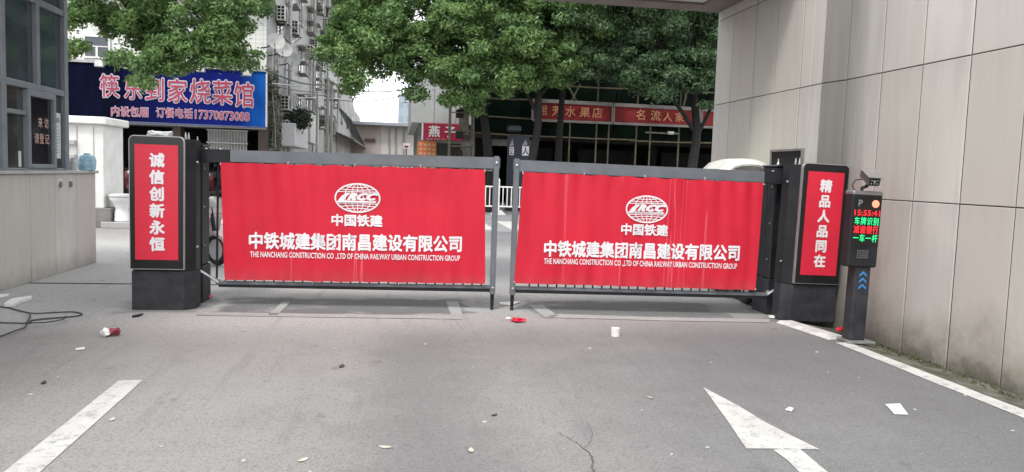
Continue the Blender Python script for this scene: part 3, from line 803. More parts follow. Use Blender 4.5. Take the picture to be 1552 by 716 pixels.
def banner(corners, A, n, label, logo, cn, big, eng):
    """corners in order top-left, top-right, bottom-right, bottom-left, measured on the gate plane"""
    o = A + n * .055
    P = [PL(x, y, o, n) for x, y in corners]
    NU, NV = 140, 30; vs = []
    ph = corners[0][0] * .01
    def ripf(u, v): return .0030 * math.sin(u * 96 + 1.3 * math.sin(v * 3 + ph)) + .0045 * math.sin(u * 41 + v * 2.2 + ph) + .007 * math.sin(u * 15 - v * 1.4 + ph) + .004 * math.sin(u * 9 + v * 7 + ph)
    def surf(u, v):
        p = (P[0] * (1 - u) + P[1] * u) * (1 - v) + (P[3] * (1 - u) + P[2] * u) * v
        rip = ripf(u, v)
        edge = math.exp(-v * 9) + math.exp(-(1 - v) * 9)
        p = p + n * (rip + .006 * edge * math.sin(u * 88 + 2))
        p.z += .006 * edge * math.sin(u * 60 + (1 if v < .5 else 3)) * (1 if v < .5 else .5) * math.sin(math.pi * u)
        return p
    for j in range(NV + 1):
        for i in range(NU + 1): vs.append(surf(i / NU, j / NV))
    fs = [(j * (NU + 1) + i, (j + 1) * (NU + 1) + i, (j + 1) * (NU + 1) + i + 1, j * (NU + 1) + i + 1) for j in range(NV) for i in range(NU)]
    c = (P[2] + P[3]) / 2
    root = thing('banner', c, label, 'banner', 'red company banners on the gate')
    fb = MB().add(vs, fs).build('fabric', M_BANNER, root, smooth=True)
    def q(x, y): return PL(x, y, o, n)
    t = MB(); l = .009
    p0, p1 = q(cn[0], cn[1]), q(cn[2], cn[3]); text(t, '中国铁建', p0, p1, (q(cn[0], cn[1] - cn[4]) - p0).length, n, off=.035, lift=l, shear=.0); flat_build(t, 'lettering', M_LET, root); t = MB()
    p0, p1 = q(big[0], big[1]), q(big[2], big[3]); text(t, '中铁城建集团南昌建设有限公司', p0, p1, (q(big[0], big[1] - big[4]) - p0).length, n, off=.034, lift=l); flat_build(t, 'lettering', M_LET, root); t = MB()
    p0, p1 = q(eng[0], eng[1]), q(eng[2], eng[3]); text(t, 'THE NANCHANG CONSTRUCTION CO .,LTD OF CHINA RAILWAY URBAN CONSTRUCTION GROUP', p0, p1, (q(eng[0], eng[1] - eng[4]) - p0).length, n, off=.022, lift=l)
    flat_build(t, 'lettering', M_LET, root)
    # globe emblem
    cx, cy, rx, ry = logo; C0 = q(cx, cy); ex = q(cx + rx, cy + rx * .02) - C0; ey = C0 - q(cx, cy + ry)
    e = MB()
    def ribbon(pts, w=.005):
        pp = [C0 + ex * a + ey * b_ + n * (l + .001) for a, b_ in pts]
        for i in range(len(pp) - 1):
            dd = (pp[i + 1] - pp[i]).normalized(); sd_ = dd.cross(n) * w
            e.add([pp[i] - sd_ - dd * w * .3, pp[i] + sd_ - dd * w * .3, pp[i + 1] + sd_ + dd * w * .3, pp[i + 1] - sd_ + dd * w * .3], [(0, 1, 2, 3)])
    ribbon([(math.cos(a * math.pi / 20), math.sin(a * math.pi / 20)) for a in range(41)], .0075)
    for k in (.28, .62):
        for sgn in (-1, 1):
            ribbon([(sgn * k * math.cos(a * math.pi / 20), math.sin(a * math.pi / 20)) for a in range(-10, 11) if abs(math.sin(a * math.pi / 20)) > .40], .0042)
    ribbon([(0, .98), (0, .44)], .0042); ribbon([(0, -.98), (0, -.40)], .0042)
    for h in (.82, .62, .44, -.40, -.60, -.80):
        wv = math.sqrt(1 - h * h); ribbon([(wv * k / 8, h * (1 - .10 * (1 - (k / 8) ** 2) * (1 if abs(h) > .5 else 0))) for k in range(-8, 9)], .0042)
    e.build('emblem', M_LET, root) if False else flat_build(e, 'emblem', M_LET, root)
    e2 = MB()
    b0 = C0 + ex * -.44 + ey * -.13; b1 = C0 + ex * .90 + ey * -.13
    text(e2, 'RCC', b0, b1, ey.length * .46, n, off=.075, shear=.45, lift=l + .0025)
    def poly(pts): 
        e2.add([C0 + ex * a + ey * b_ + n * (l + .0025) for a, b_ in pts], [tuple(range(len(pts)))])
    poly([(-.94, -.32), (.80, -.32), (.86, -.20), (-.62, -.20)]); poly([(-.94, -.32), (-.62, -.20), (-.56, .0), (-.30, .36), (-.52, .36), (-.74, .10)])
    flat_build(e2, 'emblem_lettering', M_LET, root)
    for ob in root.children:
        if ob.name.startswith('fabric'): continue
        base = wloc(ob)
        for v_ in ob.data.vertices:
            pw = Vector(v_.co) + base; uu = (pw - P[0]).dot(P[1] - P[0]) / (P[1] - P[0]).length_squared
            vv = (P[0].lerp(P[1], uu).z - pw.z) / (P[0].lerp(P[1], uu).z - P[3].lerp(P[2], uu).z)
            v_.co = Vector(v_.co) + n * (ripf(uu, vv) - .004)
    # ties at the corners
    b = MB()
    for (u, v) in ((.0, .02), (.25, .0), (.5, 0), (.75, 0), (1, .02), (0, .98), (1, .98), (.33, 1), (.66, 1)):
        p = surf(u, v); z = .03 if v < .5 else -.03
        b.tube([p + n * .004, p + n * .006 + Vector((0, 0, z * .5)), p - n * .03 + Vector((0, 0, z))], .003, 5)
    b.build('tie', M_LET, root)
    return root
banner([(334, 246.5), (735, 257.5), (735.5, 430.5), (340.5, 424.5)], LA, LN, 'red banner with white company lettering and globe on the left gate leaf',
       (542, 300.5, 33.5, 21.5), (503, 342, 579, 344, 17), (378, 377, 699, 382, 24.5), (379, 391, 697, 397, 9.5))
banner([(792.5, 261), (1158, 277.5), (1144.5, 440), (779, 429.5)], RA, RN, 'red banner with white company lettering and globe on the right gate leaf',
       (980, 317.5, 31, 20), (941, 355.5, 1011.5, 358, 16.5), (824.5, 388.5, 1119, 395, 23.5), (824, 401, 1116, 409, 9.5))

# things left on and around the gate
b = MB(); pts = []
for i in range(46):
    a = i * .62; x = -2.31 + .105 * math.cos(a) + random.uniform(-.01, .01); yy = 7.92 + .05 * math.sin(a)
    pts.append((x, yy, 1.712 + .03 * (i % 7) / 7 + .008 * math.sin(i)))
b.tube(pts, .011, 6)
solo(b, 'cable_coil', mat('pale_cable', (.62, .62, .62), .6, .2, 20), 'bundle of white cable lying on top of the left light box', 'cable', smooth=True)

# ================================================================== PLATE-READER POST
post_r = thing('parking_display_post', (4.25, 6.42, 0), 'dark parking display post with LED lines and camera by the right wall', 'parking post')
xl, xr, yf = 4.065, 4.36, 6.42
MB().box(4.12, 6.30, 0, 4.385, 6.56, .022, .004).build('base_plate', mat('galvanised_plate', (.30, .31, .31), .45, .3, 9, metal=.5), post_r)
MB().box(4.165, 6.37, .022, 4.318, 6.50, .73, .008).build('column', M_BASE, post_r)
hb = MB().box(xl, yf - .07, .705, xr, yf + .06, 1.395, .015).build('display_housing', M_CHAR, post_r)
MB().box(xl - .003, yf - .075, 1.36, xr + .003, yf + .065, 1.405, .012).build('top_trim', mat('silver_trim', (.3, .3, .31), .35, .1, 5, metal=.7), hb)
yfz = yf - .0705
MB().box(xl + .012, yfz - .003, .90, xr - .012, yfz, 1.345).build('screen', M_BLACK, hb)
def led(name, col, s): return mat(name, tuple(c * .3 for c in col), .5, .0, emit=col, es=s)
M_LR = led('red_led', (1, .012, .02), 1.1); M_LG = led('green_led', (.02, .85, .25), .8); M_LW = led('lamp_red', (1, .20, .12), 1.3)
t = MB(); text(t, 'P', (xl + .055, yfz - .003, 1.265), (xl + .092, yfz - .003, 1.265), .055, NY, off=.02, lift=.001); flat_build(t, 'lettering', mat('dim_grey_print', (.22, .23, .24), .5), hb)
MB().lathe([(.034, 0), (.034, -.006), (.03, -.009)], (xl + .222, yfz - .003, 1.29), 22, 'y').build('signal_lamp', M_LW, hb)
def ledrow(s, z, m, n, sp=1.0, em_each=True):
    t = MB(); x0 = xl + .022; wd = xr - xl - .044
    if em_each:
        c = wd / len(s)
        for i, ch in enumerate(s): text(t, ch, (x0 + i * c + .004, yfz - .003, z), (x0 + (i + 1) * c - .002, yfz - .003, z), .075, NY, off=.012, em=True, lift=.001)
    else: text(t, s, (x0, yfz - .003, z + .012), (x0 + wd, yfz - .003, z + .012), .050, NY, off=.008, lift=.001)
    flat_build(t, n, m, hb)
ledrow('15:55:41', 1.168, M_LR, 'led_text', em_each=False)
ledrow('车牌识别', 1.093, M_LG, 'led_text')
ledrow('减速慢行', 1.015, M_LR, 'led_text')
ledrow('一车一杆', .937, M_LG, 'led_text')
b = MB()
for i in range(5):
    for j in range(4): b.lathe([(.0042, 0), (.0042, -.002)], (xl + .092 + i * .024, yfz + .0, .795 + j * .021), 8, 'y')
b.build('speaker_hole', mat('speaker_grey', (.45, .45, .45), .5), hb)
M_CHEV = mat('blue_reflective', (.04, .22, .52), .35, .1, 5)
for k in range(3):
    z = .52 + k * .058; x = 4.2415; w_ = .036
    MB().extr([(x - w_, z - .022), (x, z + .010), (x + w_, z - .022), (x + w_, z + .0), (x, z + .032), (x - w_, z + .0)], 6.3655, 6.3695).build('chevron', M_CHEV, post_r)
# camera on its bracket
cm = MB().tube([(4.20, 6.44, 1.405), (4.20, 6.44, 1.43), (4.235, 6.42, 1.45), (4.235, 6.40, 1.485)], .016, 8).build('camera_bracket', M_CHAR, post_r)
hd = MB().box(-.055, -.11, -.042, .055, .13, .042, .012)
hd.rot(math.radians(20), 'X'); hd.rot(math.radians(-14), 'Z'); hd.v = [v + Vector((4.25, 6.40, 1.525)) for v in hd.v]
MCAM = mat('camera_grey', (.10, .095, .09), .45, .2, 8)
ch = hd.build('camera_housing', MCAM, post_r)
hh = MB().box(-.064, -.13, .043, .064, .14, .050, .003); hh.rot(math.radians(20), 'X'); hh.rot(math.radians(-14), 'Z'); hh.v = [v + Vector((4.25, 6.40, 1.525)) for v in hh.v]
hh.build('sun_visor', mat('visor_grey', (.2, .19, .18), .4, .2, 8), ch)
hg = MB().box(-.04, -.1135, -.028, .04, -.1105, .028, .0); 
hg.rot(math.radians(20), 'X'); hg.rot(math.radians(-14), 'Z'); hg.v = [v + Vector((4.25, 6.40, 1.525)) for v in hg.v]
hg.build('front_glass', M_BLACK, ch)
hl = MB()
for i, j in ((-1, -1), (0, -1), (1, -1), (-1, 1), (1, 1), (0, .4)): hl.lathe([(.007 if j != .4 else .014, 0), (.006 if j != .4 else .012, -.003)], (i * .026, -.114, j * .015), 10, 'y')
hl.rot(math.radians(20), 'X'); hl.rot(math.radians(-14), 'Z'); hl.v = [v + Vector((4.25, 6.40, 1.525)) for v in hl.v]
hl.build('lens', M_GREY, ch)
MB().tube([(4.14, 6.46, 1.405), (4.12, 6.47, 1.45), (4.14, 6.46, 1.50), (4.20, 6.45, 1.51)], .006, 6).build('cable', M_WIRE, ch)
post_r.rotation_euler.y = math.radians(1.1)
# low grey ramp strip between the light box and the post
b = MB(); b.add([(3.96, 7.28, .03), (4.09, 7.28, .03), (4.20, 6.55, .03), (4.06, 6.50, .03), (3.92, 7.28, .004), (4.13, 7.28, .0), (4.25, 6.55, .0), (4.02, 6.47, .004)],
      [(0, 3, 2, 1), (4, 7, 3, 0), (1, 2, 6, 5), (7, 6, 2, 3), (4, 0, 1, 5)])
solo(b, 'cable_cover', mat('pale_plastic_strip', (.52, .52, .50), .6, .25, 12), 'flat grey cable cover on the ground from right light box to display post', 'cable cover')

# ================================================================== LITTER
def crumple(c, r, name, m, label, cat, flat=.7, group=None, seed=1, n=2):
    import bmesh
    bm = bmesh.new(); bmesh.ops.create_icosphere(bm, subdivisions=n, radius=r)
    rr = random.Random(seed)
    for v in bm.verts:
        v.co *= rr.uniform(.55, 1.25); v.co.z *= flat
    z = min(v.co.z for v in bm.verts)
    for v in bm.verts: v.co.z -= z
    me = bpy.data.meshes.new(name); bm.to_mesh(me); bm.free(); me.materials.append(m)
    o = link(name, me); o.location = (c.x, c.y, .002 if c.x < 4.16 else -.03); return tag(o, label, cat, group)
M_PAPER = mat('litter_paper', (.74, .72, .70), .7, .15, 30)
M_REDP = mat('red_plastic_film', (.62, .02, .05), .35, .3, 30)
def two(name, c, r, label, cat, m1, m2, flat, seed):
    root = thing(name, (c.x, c.y, .002), label, cat)
    for k, m_ in enumerate((m1, m2)):
        o = crumple(Vector((0, 0, 0)), r, 'crumple', m_, None, None, flat, None, seed + k)
        o.parent = root; o.location = ((k - .5) * r * 1.1, (k - .5) * r * .5, 0)
    return root
two('crumpled_wrapper', G(167, 510), .045, 'crumpled white and dark pink wrapper on the ground at left', 'litter', M_PAPER, mat('dark_pink_print', (.28, .05, .07), .6), .8, 3)
crumple(G(785, 488), .075, 'red_plastic_bag', M_REDP, 'torn red plastic bag lying flat just in front of the gate gap', 'plastic bag', .25, seed=5)
crumple(G(770, 485), .03, 'tissue', M_PAPER, 'small white tissue beside the torn red bag', 'tissue', .4, seed=6)
crumple(G(1275, 500, .0), .05, 'red_firework_paper', M_REDP, 'crumpled red paper on the ground between light box and display post', 'litter', .6, seed=8)
crumple(G(1283, 496, .0), .04, 'red_firework_paper', M_REDP, 'smaller red paper scrap touching the display post foot', 'litter', .5, seed=9)
crumple(G(316, 453), .045, 'pink_scrap', mat('pink_litter', (.55, .10, .12), .6), 'dark pink crumpled scrap at the foot of left gate pillar', 'litter', .5, seed=10)
crumple(G(1170, 483), .035, 'tissue', M_PAPER, 'white tissue at the foot of the right gate pillar', 'tissue', .5, seed=11)
b = MB().lathe([(.03, 0), (.041, .0), (.041, .075), (.032, .078), (.012, .078), (.012, .07)], G(932.5, 509.5), 20)
solo(b, 'paper_roll', M_PAPER, 'short white paper roll standing on the asphalt right of the gate gap', 'paper roll', smooth=True)
def sheet(pts, name, m, label, cat, th=.006, group=None):
    c = gpoly(pts, .005); nn = len(c); b = MB()
    b.add(c + [p + Vector((0, 0, th)) for p in c], [tuple(range(nn - 1, -1, -1)), tuple(range(nn, 2 * nn))] + [(i, (i + 1) % nn, nn + (i + 1) % nn, nn + i) for i in range(nn)])
    return solo(b, name, m, label, cat, group)
sheet([(1342, 614), (1364, 613), (1376, 629), (1355, 628)], 'white_card', M_PAPER, 'flat white rectangular card on the asphalt near the right edge line', 'card')
sheet([(757, 459), (790, 458), (775, 463), (759, 462)], 'paper_strip', M_PAPER, 'flat white paper strip under the gate gap', 'paper')
sheet([(1196, 618), (1203, 620), (1200, 624), (1190, 622)], 'paper_scrap', M_PAPER, 'thin white scrap right of the painted arrow', 'litter')
sheet([(115, 529), (129, 527), (128, 530), (114, 531)], 'stick', M_PAPER, 'thin white stick on the ground below the crumpled wrapper', 'litter')
# fallen pale leaves: curled lens shapes
def leaf_(x, y, s, label, m, group=None, seed=0):
    rr = random.Random(seed); p = G(x, y); a = rr.uniform(0, 6.28); b = MB(); n = 7; top = []; bot = []
    for i in range(n):
        u = i / (n - 1) * 2 - 1; wd = .42 * (1 - u * u) + .03
        zz = .003 + .12 * s * (u * u) * rr.uniform(.5, 1)
        top.append(Vector((u * s, wd * s, zz + .05 * s))); bot.append(Vector((u * s, -wd * s, zz)))
    R = Matrix.Rotation(a, 3, 'Z')
    b.add([p + R @ v for v in top + bot] + [p + R @ v + Vector((0, 0, .0015)) for v in top + bot],
          [(i, i + 1, n + i + 1, n + i) for i in range(n - 1)] + [(2 * n + i, 3 * n + i, 3 * n + i + 1, 2 * n + i + 1) for i in range(n - 1)])
    return solo(b, 'fallen_leaf', m, label, 'leaf', group)
M_LP = mat('pale_dry_leaf', (.50, .46, .39), .7, .2, 20); M_LD = mat('dark_dry_leaf', (.07, .055, .04), .8, .3, 20)
leaf_(459, 698.5, .032, 'pale curled leaf nearest the bottom edge left of the lane centre', M_LP, seed=1)
leaf_(584, 679, .034, 'pale curled leaf left of the lane centre near the bottom', M_LP, seed=2)
leaf_(714, 684, .033, 'pale curled leaf in the middle of the lane near the bottom', M_LP, seed=3)
leaf_(170, 637, .028, 'pale leaf right of the left painted line', M_LP, seed=4)
leaf_(749, 630, .026, 'dark thin leaf in the middle of the lane', M_LD, seed=5)
leaf_(66, 581, .036, 'dark narrow leaf left of the left painted line', M_LD, seed=6)
leaf_(986, 604, .03, 'pale leaf left of the painted arrow tip', M_LP, seed=7)
leaf_(518, 556, .045, 'dark flat leaf left of centre midway to the gate', M_LD, seed=8)
leaf_(1247, 641, .02, 'small pale leaf below the white card row by the arrow', M_LP, seed=9) if False else None
G_SC = 'tiny pale scraps scattered over the asphalt'
scr = [(88, 572), (46, 598), (502, 500), (508, 529), (540, 551), (562, 594), (735, 640), (245, 677), (252, 702), (370, 699), (470, 716), (852, 510), (894, 528), (1077, 550), (1118, 538), (1229, 508),
       (1255, 565), (1305, 637), (1387, 621), (1238, 534), (1280, 574), (1302, 573), (1535, 653), (1219, 523), (1462, 600), (1073, 678), (1124, 582), (645, 522), (718, 556), (812, 700), (973, 622), (855, 681), (206, 608), (1018, 690), (413, 640)]
M_SCR = mat('scrap_white', (.50, .48, .45), .7, .2, 30)
for i, (x, y) in enumerate(scr[::3] + scr[1::3]):
    rr = random.Random(i + 50); p = G(x, y, .003); s = rr.uniform(.006, .014) * (1 + (y > 600) * -.15); a = rr.uniform(0, 6.28); b = MB()
    pl = [(p.x + s * rr.uniform(.7, 1.5) * math.cos(a + k * 1.2566), p.y + s * rr.uniform(.5, 1) * math.sin(a + k * 1.2566)) for k in range(5)]
    b.prism(pl, .002, .002 + rr.uniform(.003, .009), .8)
    solo(b, 'paper_scrap', M_SCR, 'tiny pale scrap lying on the asphalt', 'litter', G_SC)
# black rubber offcut by the plinth
b = MB().tube([G(201, 480, .012), G(210, 478.5, .012), G(217, 476, .018)], [.012, .014, .006], 7)
solo(b, 'rubber_offcut', M_RUB, 'short black rubber offcut in front of the left light box plinth', 'offcut')
# loose cable on the ground at left
def smooth_path(pts, n=6):
    out = []
    P = [pts[0]] + list(pts) + [pts[-1]]
    for i in range(1, len(P) - 2):
        p0, p1, p2, p3 = (Vector(P[i + k]) for k in (-1, 0, 1, 2))
        for k in range(n):
            t = k / n
            out.append(.5 * ((2 * p1) + (-p0 + p2) * t + (2 * p0 - 5 * p1 + 4 * p2 - p3) * t * t + (-p0 + 3 * p1 - 3 * p2 + p3) * t ** 3))
    out.append(Vector(P[-2])); return out
M_CAB = mat('dusty_cable', (.05, .05, .052), .7, .3, 9)
cpts = [(-40, 462), (8, 466), (25, 470), (50, 475), (80, 474), (110, 473), (124, 476), (118, 479), (100, 481), (70, 483), (48, 486), (42, 490), (-10, 489), (-60, 489)]
b = MB().tube(smooth_path([G(x, y, .01) for x, y in cpts]), .0065, 6)
solo(b, 'loose_cable', M_CAB, 'black cable looping over the ground to a rounded bend beside the booth', 'cable', smooth=True)
cpts = [(-40, 518), (0, 510), (22, 502), (38, 496), (41, 488), (46, 480), (44, 474)]
b = MB().tube(smooth_path([G(x, y, .022) for x, y in cpts]), .0065, 6)
solo(b, 'loose_cable', M_CAB, 'second black cable curving from the booth foot down to the left edge', 'cable', smooth=True)
cpts = [(44, 487), (60, 485), (90, 482), (102, 480), (92, 485), (66, 489), (40, 489.5)]
b = MB().tube(smooth_path([G(x, y, .034) for x, y in cpts]), .005, 6)
solo(b, 'loose_cable', M_CAB, 'thin inner cable loop inside the larger cable loop by the booth', 'cable', smooth=True)
sheet([(17, 457), (30, 455), (48, 452.5), (48, 455.5), (33, 459), (22, 465), (6, 465)], 'foam_offcut', M_PAPER, 'white foam offcut on the ground at the foot of booth', 'foam', .03)
sheet([(-8, 449), (14, 447), (12, 450), (-8, 454)], 'board_offcut', M_PAPER, 'white board strip lying against the booth base at the left edge', 'board', .015)

# ================================================================== SCOOTERS
def make_scooter(name, body_m, label, canopy=False, group=None):
    r = thing(name, (0, 0, 0), label, 'scooter', group)
    # built along +x (front at +x)
    for sx in (-.62, .62):
        t = MB().torus((sx, 0, .23), .185, .045, 'y', 22, 8).build('tyre', M_RUB, r, smooth=True)
        MB().lathe([(.15, -.03), (.15, .03), (.04, .05), (.04, -.05)], (sx, 0, .23), 14, 'y').build('rim', M_ALU, t)
    MB().extr([(-.95, .62), (-.80, .45), (-.40, .34), (-.12, .30), (-.05, .22), (.30, .22), (.36, .30), (.30, .32), (0, .33), (-.05, .62), (-.20, .68), (-.85, .70)], -.15, .15).build('body', body_m, r, bevel=.03)
    MB().extr([(-.88, .71), (-.05, .69), (-.02, .75), (-.45, .79), (-.90, .80)], -.13, .13).build('seat', M_BLACK, r, bevel=.02)
    MB().extr([(.28, .26), (.40, .30), (.52, .72), (.46, .98), (.36, .98), (.40, .70)], -.19, .19).build('front_shield', body_m, r, bevel=.03)
    MB().tube([(.62, 0, .23), (.54, 0, .55), (.44, 0, .95), (.40, 0, 1.04)], .028, 8).build('fork', M_CHAR, r)
    MB().extr([(.45, .44), (.62, .50), (.80, .42), (.86, .30), (.78, .38), (.62, .44), (.48, .40)], -.07, .07).build('front_mudguard', body_m, r, bevel=.01)
    MB().tube([(.30, -.34, 1.05), (.38, -.18, 1.04), (.42, 0, 1.03), (.38, .18, 1.04), (.30, .34, 1.05)], .016, 8).build('handlebar', M_RUB, r)
    MB().lathe([(.07, 0), (.085, .03), (.06, .07), (.0, .08)], (.46, 0, .90), 14, 'x').build('headlight', mat('headlamp_glass', (.6, .6, .58), .15), r)
    for s in (-1, 1):
        b = MB().tube([(.38, .16 * s, 1.05), (.40, .24 * s, 1.24)], .007, 6); b.lathe([(.0, -.01), (.055, -.008), (.055, .008), (0, .01)], (.40, .25 * s, 1.28), 12, 'x'); b.build('mirror', M_RUB, r)
    MB().box(-1.12, -.17, .72, -.86, .17, .98, .03).build('top_box', M_CHAR, r)
    MB().box(-.98, -.06, .52, -.95, .06, .60).build('tail_light', M_REDP, r)
    if canopy:
        b = MB()
        for s in (-1, 1): b.tube([(.36, .12 * s, .95), (.44, .18 * s, 1.35), (.30, .20 * s, 1.60)], .010, 6)
        b.tube([(-.86, 0, .8), (-.80, 0, 1.3), (-.55, 0, 1.62)], .010, 6); b.build('canopy_pole', M_ALU, r)
        vs = []
        for i in range(11):
            u = i / 10; x = .50 - 1.15 * u
            for j in range(7):
                v = j / 6 * 2 - 1; vs.append((x, v * .31, 1.66 + .05 * math.sin(math.pi * u) ** .18 * 1.6 - .10 * v ** 4 - .04 * v * v))
        fs = [(i * 7 + j, (i + 1) * 7 + j, (i + 1) * 7 + j + 1, i * 7 + j + 1) for i in range(10) for j in range(6)]
        top = MB().add(vs + [(x, y_, z - .015) for x, y_, z in vs], fs + [tuple(k + 77 for k in q[::-1]) for q in fs]).build('rain_canopy', mat('white_canopy_film', (.70, .69, .64), .4, .12, 5), r, smooth=True)
    return r
s1_ = make_scooter('electric_scooter', mat('pale_pink_plastic', (.52, .43, .41), .35, .15, 5), 'pale electric scooter parked behind the left gate post')
s1_.location = (-3.0, 11.7, 0); s1_.rotation_euler.z = math.radians(-40)
s2_ = make_scooter('electric_scooter', mat('dark_scooter_plastic', (.03, .03, .032), .3, .3, 5), 'dark electric scooter with white rain canopy parked behind the right banner', True)
s2_.location = (4.22, 9.05, 0); s2_.rotation_euler.z = math.radians(-97)
gr = 'scooters parked outside the restaurant'
s3_ = make_scooter('parked_scooter', mat('dark_red_plastic', (.11, .015, .022), .35, .3, 5), 'dark red scooter in the row outside the restaurant, nearest the kiosk', False, gr)
s3_.location = (-11.6, 31.3, .12); s3_.rotation_euler.z = math.radians(-82)
labs = ['dark red scooter second from the kiosk in the row outside the restaurant', 'dark red scooter third from the kiosk in the row outside the restaurant', 'dark red scooter fourth from the kiosk in the row outside the restaurant',
        'dark red scooter under the restaurant window, seen beside the gate stay', 'dark red scooter at the alley end of the row outside the restaurant']
for i, x in enumerate((-10.9, -10.2, -9.5, -7.3, -6.6)):
    c = copy_tree(s3_); c.location = (x, 31.25 + .1 * (i % 2), .12); c.rotation_euler.z = math.radians(-84 + 7 * (i % 3)); c['label'] = labs[i]

# ================================================================== STREET: guard rail, kiosk, toilet
rail = thing('street_guard_rail', (3.5, 27, 0), 'white metal guard rail across the street seen through the gate gap', 'railing')
b = MB()
for x0 in range(-1, 5):
    xa = 1.58 + x0 * 2.0
    if x0 < 0 or x0 > 2: pass
    p = MB().box(xa - .05, 26.95, .08, xa + .05, 27.05, 1.15, .01); p.lathe([(.055, 0), (.07, .04), (.03, .12), (0, .14)], (xa, 27, 1.15), 10); p.build('rail_post', M_WHITE, rail)
    MB().prism([(xa - .28, 26.8), (xa + .28, 26.8), (xa + .28, 27.2), (xa - .28, 27.2)], -.02, .14, .45).build('rail_base', M_GREY, rail)
    if x0 == 4: break
    for z in (.25, .95): MB().box(xa + .051, 26.975, z, xa + 1.949, 27.025, z + .05, .004).build('rail_bar', M_WHITE, rail)
    for k in range(12):
        xx = xa + .16 + k * .152
        MB().box(xx, 26.985, .301, xx + .03, 27.015, .949).build('baluster', M_WHITE, rail)

kio = thing('white_kiosk', (-6.6, 17.8, 0), 'narrow white kiosk with projecting flat top behind the guard booth', 'kiosk')
MB().box(-7.6, 17.42, .42, -6.22, 18.6, 2.20, .01).build('wall', M_WHITE, kio)
MB().box(-7.75, 17.30, 2.20, -6.12, 18.7, 2.36, .02).build('roof', M_WHITE, kio)
MB().box(-7.62, 17.38, 0, -6.08, 18.65, .42, .01).build('plinth', mat('kiosk_plinth', (.20, .19, .18), .8, .3, 6), kio)
for xx in (-7.1, -6.75, -6.42): MB().box(xx, 17.405, .5, xx + .012, 17.4195, 2.15).build('joint_strip', M_GREY, kio)
for z in (1.05, 1.45, 1.75): MB().box(-7.0, 17.30, z, -6.75, 17.41, z + .10, .01).build('fitting', M_GREY, kio)
wc = thing('white_toilet', (-6.1, 17.55, 0), 'white ceramic toilet left standing on the ground beside the kiosk', 'toilet')
MB().lathe([(.15, .13), (.17, .15), (.15, .30), (.13, .42), (.20, .55), (.25, .62), (.25, .66), (0, .66)], (-5.92, 17.6, 0), 20).build('bowl', mat('ceramic', (.75, .75, .74), .12, .05, 3), wc, smooth=True)
MB().lathe([(.26, .662), (.275, .68), (.27, .71), (.20, .735), (0, .745)], (-5.92, 17.6, 0), 20).build('lid', mat('lid_grey', (.50, .50, .50), .2, .1, 3), wc, smooth=True)
MB().box(-6.25, 17.3, 0, -5.6, 17.9, .13, .01).build('slab', M_PAVE, wc)

# ================================================================== RESTAURANT BUILDING
YF = 31.9
res = thing('restaurant_building', (-10, 34, 0), 'white tiled building with the big blue restaurant sign at left', 'building')
MB().box(-24, YF + .25, 2.9, -5.31, 44, 14).build('wall', M_TILEW, res)
MB().box(-24, YF + 1.6, .12, -5.31, 43.9, 2.89).build('shop_interior', M_DARK, res)
for x in (-14.2, -8.9, -5.61): MB().box(x, YF + .25, .12, x + .3, YF + .9, 2.895).build('pier', mat('brown_pier', (.10, .07, .06), .7, .3), res)
MB().box(-24, YF - .3, 7.95, -5.2, YF + .24, 8.35, .02).build('eave', mat('red_brown_eave', (.24, .10, .085), .7, .25), res)
def rwin(x0, x1, z0, z1, par, yy=YF + .25, nm='window'):
    o = MB().box(x0, yy - .04, z0, x1, yy - .001, z1).build(nm, M_GLASS, par)
    b = MB(); t_ = .07
    b.box(x0 - t_, yy - .07, z0 - t_, x1 + t_, yy - .001, z0); b.box(x0 - t_, yy - .07, z1, x1 + t_, yy - .001, z1 + t_); b.box(x0 - t_, yy - .07, z0, x0, yy - .001, z1); b.box(x1, yy - .07, z0, x1 + t_, yy - .001, z1)
    b.box((x0 + x1) / 2 - .04, yy - .065, z0, (x0 + x1) / 2 + .04, yy - .041, z0 + (z1 - z0) * .5); b.box(x0, yy - .065, z0 + (z1 - z0) * .5, x1, yy - .041, z0 + (z1 - z0) * .55)
    b.build('frame', M_WHITE, o); return o
pa, pb = PY(126, 84, YF), PY(161, 56, YF)
rwin(pa.x, pb.x, pa.z, pb.z, res); rwin(-16.5, -15.4, pa.z, pb.z, res); rwin(-20, -18.9, pa.z, pb.z, res)
for x in (-20, -16, -12.2, -8.3): rwin(x, x + 1.3, 9.2, 10.6, res)
# barred window under the sign
o = MB().box(-7.55, YF + .28, 1.8, -6.05, YF + .32, 2.80).build('window', mat('frosted_pane', (.28, .28, .26), .4, .3, 3), res)
b = MB()
for i in range(14): b.box(-7.55 + i * .113, YF + .22, 1.8, -7.525 + i * .113, YF + .245, 2.80)
for z in (1.8, 2.28, 2.78): b.box(-7.6, YF + .19, z, -6.0, YF + .215, z + .05)
b.build('window_bars', mat('rusty_white_bars', (.42, .41, .39), .5, .3, 12), o)
MB().box(-12.6, YF + .35, .12, -11.4, YF + .42, 2.5).build('shop_door', mat('grey_door', (.10, .10, .10), .4, .3), res)
MB().box(-11.2, YF + .5, .12, -5.7, YF + .55, 1.0).build('counter_front', mat('dark_counter', (.03, .022, .02), .5, .3), res)

